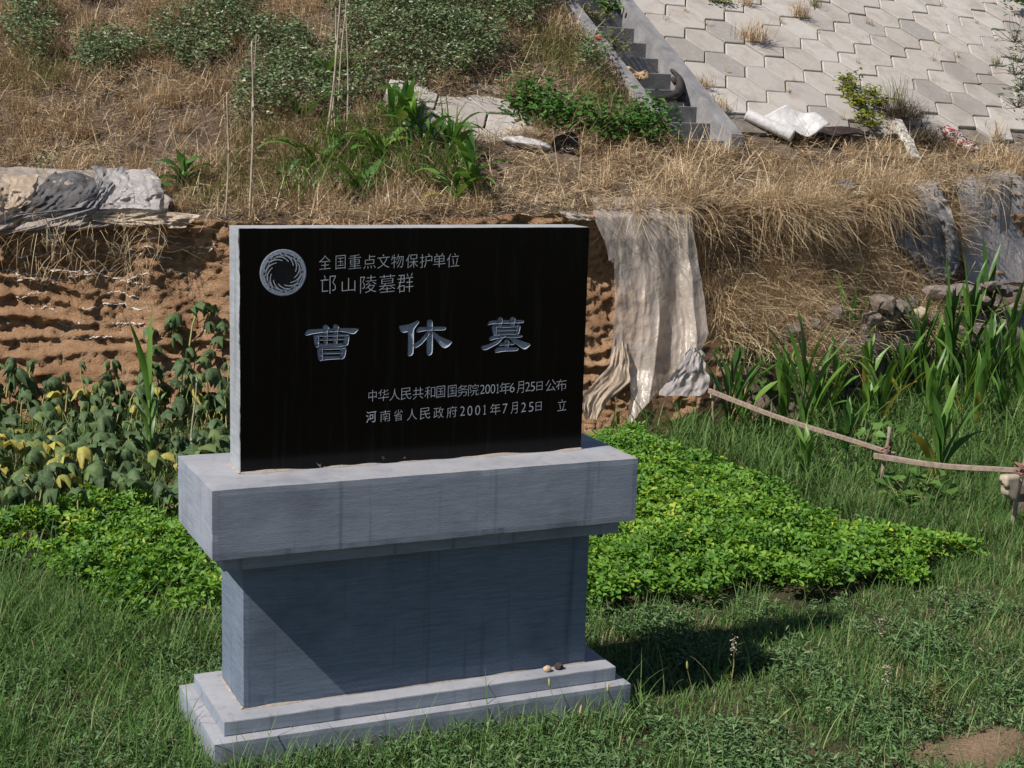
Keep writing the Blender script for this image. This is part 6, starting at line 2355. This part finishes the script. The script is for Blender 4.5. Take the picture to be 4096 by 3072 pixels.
z8 = lambda x, y: (3396 + 0.36157 * x, 1000 + 0.36157 * y)
RK = [(650, 770, 0.13, 0.09, 'limestone_lump', 'cream angular stone on the tile stack between two corn plants'), (780, 690, 0.14, 0.07, 'limestone_lump', 'flat cream stone above the angular cream stone'),
      (930, 800, 0.12, 0.10, 'mortar', 'grey pink stone right of the angular cream stone'), (700, 590, 0.12, 0.12, 'rubble_dark', 'dark rock in the hollow above the cream stones'),
      (560, 660, 0.18, 0.15, 'rubble', 'big dusty boulder at the end of the straw heap'), (380, 600, 0.22, 0.14, 'rubble', 'largest dusty boulder under the straw heap'),
      (420, 760, 0.20, 0.14, 'rubble', 'dusty boulder below the largest boulder'), (250, 780, 0.16, 0.12, 'rubble', 'dusty boulder half covered by straw behind the tall corn'),
      (560, 930, 0.14, 0.10, 'rubble_dark', 'dark rock over the short bushy corn'), (700, 860, 0.14, 0.06, 'rubble_dark', 'broken dark slab under the angular cream stone'),
      (1720, 450, 0.15, 0.10, 'rubble_dark', 'dark broken slab piece on the ledge near the right edge'), (1820, 430, 0.15, 0.05, 'rubble_dark', 'tilted flat dark slab at the right edge of the ledge'),
      (1000, 480, 0.26, 0.12, 'mortar', 'wide pinkish mortar block on the ledge left of the tall corn'), (1250, 450, 0.24, 0.10, 'mortar', 'pinkish mortar block behind the tall corn'),
      (1560, 400, 0.20, 0.08, 'mortar', 'pinkish mortar block behind the tallest corn'), (1480, 560, 0.16, 0.08, 'rubble', 'grey stone under the pinkish blocks behind the tallest corn'),
      (1800, 640, 0.2, 0.07, 'mortar', 'flat pale mortar piece at the right edge above the tiles'), (120, 900, 0.15, 0.12, 'rubble', 'dusty boulder behind the stalk of the tall single leaf corn'),
      (-150, 700, 0.16, 0.10, 'rubble', 'dusty stone in the straw left of the tall single leaf corn'), (-420, 830, 0.15, 0.10, 'rubble', 'dusty stone behind the pale arching corn'),
      (-650, 900, 0.18, 0.11, 'rubble', 'pale stone behind the leftmost fence post')]
for i, (x, y, r1, r2, mm, lab) in enumerate(RK):
    uu, vv = z8(x, y)
    q = at_y(uu, vv, 5.7)
    yy_ = float(np.interp(q[0], [4.0, 5.6, 6.4, 7.2, 8.5, 10], [4.95, 5.1, 5.42, 5.66, 5.92, 6.15])) + (0.12 if y < 600 else 0.0)
    q = at_y(uu, vv, yy_)
    o = rock(q, (r1 * 0.66, r1 * 0.55, r2 * 0.72), M[mm], i + 3)
    tag(o, lab, 'stone', 'rubble on the tile stack')
for i, (u, v, r1, r2, mm, lab) in enumerate([(3620, 752, 0.14, 0.05, 'rubble_dark', 'flat dark stone on the rim above the torn grey netting'), (3380, 762, 0.15, 0.10, 'rubble_dark', 'dark stone in the rim grass left of the torn netting'),
                                              (3500, 735, 0.12, 0.05, 'rubble', 'flat grey stone on the rim between two dark stones'), (4085, 640, 0.13, 0.16, 'rubble', 'pale stone at the right frame edge beneath the slabs'),
                                              (3900, 690, 0.16, 0.05, 'rubble_dark', 'flat dark stone in the rim grass under the printed bag')]):
    q = hill_hit(u, v)
    o = rock(q + np.array([0, 0, 0.02]), (r1, r1 * 0.7, r2), M[mm], i + 50)
    tag(o, lab, 'stone', 'stones on the rim')

# ------------------------------------------------------------------ dried fleabane and foxtail stems in the lawn
def seed_plant(u, v, h, label, mat='weed', head=True, n=26, top=None):
    p = at_z(u, v, 0.0)
    root = thing('weed_stalk', label, 'weed', (p[0], p[1], 0))
    mb = MB()
    t = np.array([p[0] + random.uniform(-.03, .03), p[1], h])
    mb.tube([p, (p + t) / 2 + np.array([0.01, 0, 0]), t], [0.0035, 0.003, 0.0015], 5, 0, 0.3)
    mb.build('stem', M['stem'], root)
    sp_ = Soup()
    f_ = rng.uniform(0.1, 0.95, n)
    Q_ = np.array(p)[None] + (t - p)[None] * f_[:, None]
    d = unit(randdir(n, 0.1, 0.8))
    sp_.add(leaves(Q_, d, unit(np.cross(np.cross(d, np.array([0, 0, 1.0])), d) + 0.2 * rng.normal(size=(n, 3))), rng.uniform(0.03, 0.06, n), rng.uniform(0.004, 0.008, n)), np.clip(rng.normal(0.4, 0.2, n), 0, 1))
    sp_.build('foliage', M[mat], root)
    if head:
        k = 45
        sp2 = Soup()
        Q_ = t[None] + np.stack([rng.normal(0, 0.010, k), rng.normal(0, 0.010, k), rng.uniform(-0.07, 0.02, k)], 1)
        d = unit(randdir(k, -0.6, 1.0))
        sp2.add(leaves(Q_, d, unit(rng.normal(size=(k, 3))), rng.uniform(0.008, 0.016, k), rng.uniform(0.004, 0.008, k)), rng.uniform(0.4, 1, k))
        sp2.build('seed_head', M['dryflower'], root)
    return root


seed_plant(3500, 2700, 0.26, 'dried white flower stalk in the lawn under the far bed corner')
seed_plant(3560, 2860, 0.22, 'pale seed head stalk in the lawn beside the bare dirt')
seed_plant(3640, 2880, 0.26, 'dark leafy upright weed right of the pale seed head', 'weed', False, 60)
seed_plant(3730, 2940, 0.28, 'brown leafy upright weed at the edge of the bare dirt', 'olive', False, 70)
seed_plant(3140, 2830, 0.2, 'feathery green weed in the lawn right of the pedestal shadow', 'weed', False, 70)
seed_plant(2920, 2760, 0.24, 'branched straw seed stalk at the edge of the pedestal shadow', 'olive', True, 12)


def foxtail(u, v, du, dv, h, label, tint=0.6):
    p = at_z(u, v, 0.0)
    t = at_y(u + du, v + dv, p[1])
    root = thing('foxtail_grass', label, 'foxtail', (p[0], p[1], 0), 'foxtail stalks near the pedestal')
    mb = MB()
    mid = (p + t) / 2 + np.array([0.015, 0, 0.015])
    mb.tube([p, mid, t], [0.002, 0.0016, 0.0012], 5, 0, 0.6)
    mb.build('stem', M['stem'], root)
    mb = MB()
    d = (t - mid) / np.linalg.norm(t - mid)
    e = t + d * 0.05 + np.array([0.01, 0, -0.005])
    mb.tube([t, t + (e - t) * .3, t + (e - t) * .7, e], [0.002, 0.0055, 0.005, 0.001], 7, 0, tint)
    mb.build('seed_head', M['stem'], root, smooth=True)


foxtail(2760, 2850, -10, -170, 0.2, 'green foxtail stalk right of the pedestal before its shadow')
foxtail(2230, 2960, -30, -210, 0.2, 'foxtail stalk with tan head over the upper pedestal step', 0.95)
foxtail(2420, 2950, 10, -180, 0.2, 'foxtail stalk with tan head before the pedestal corner', 0.9)
foxtail(2300, 2990, 20, -130, 0.2, 'short foxtail stalk before the lower pedestal step', 0.9)
foxtail(3040, 2960, 90, -100, 0.2, 'leaning bright green foxtail in the lawn foreground', 0.3)
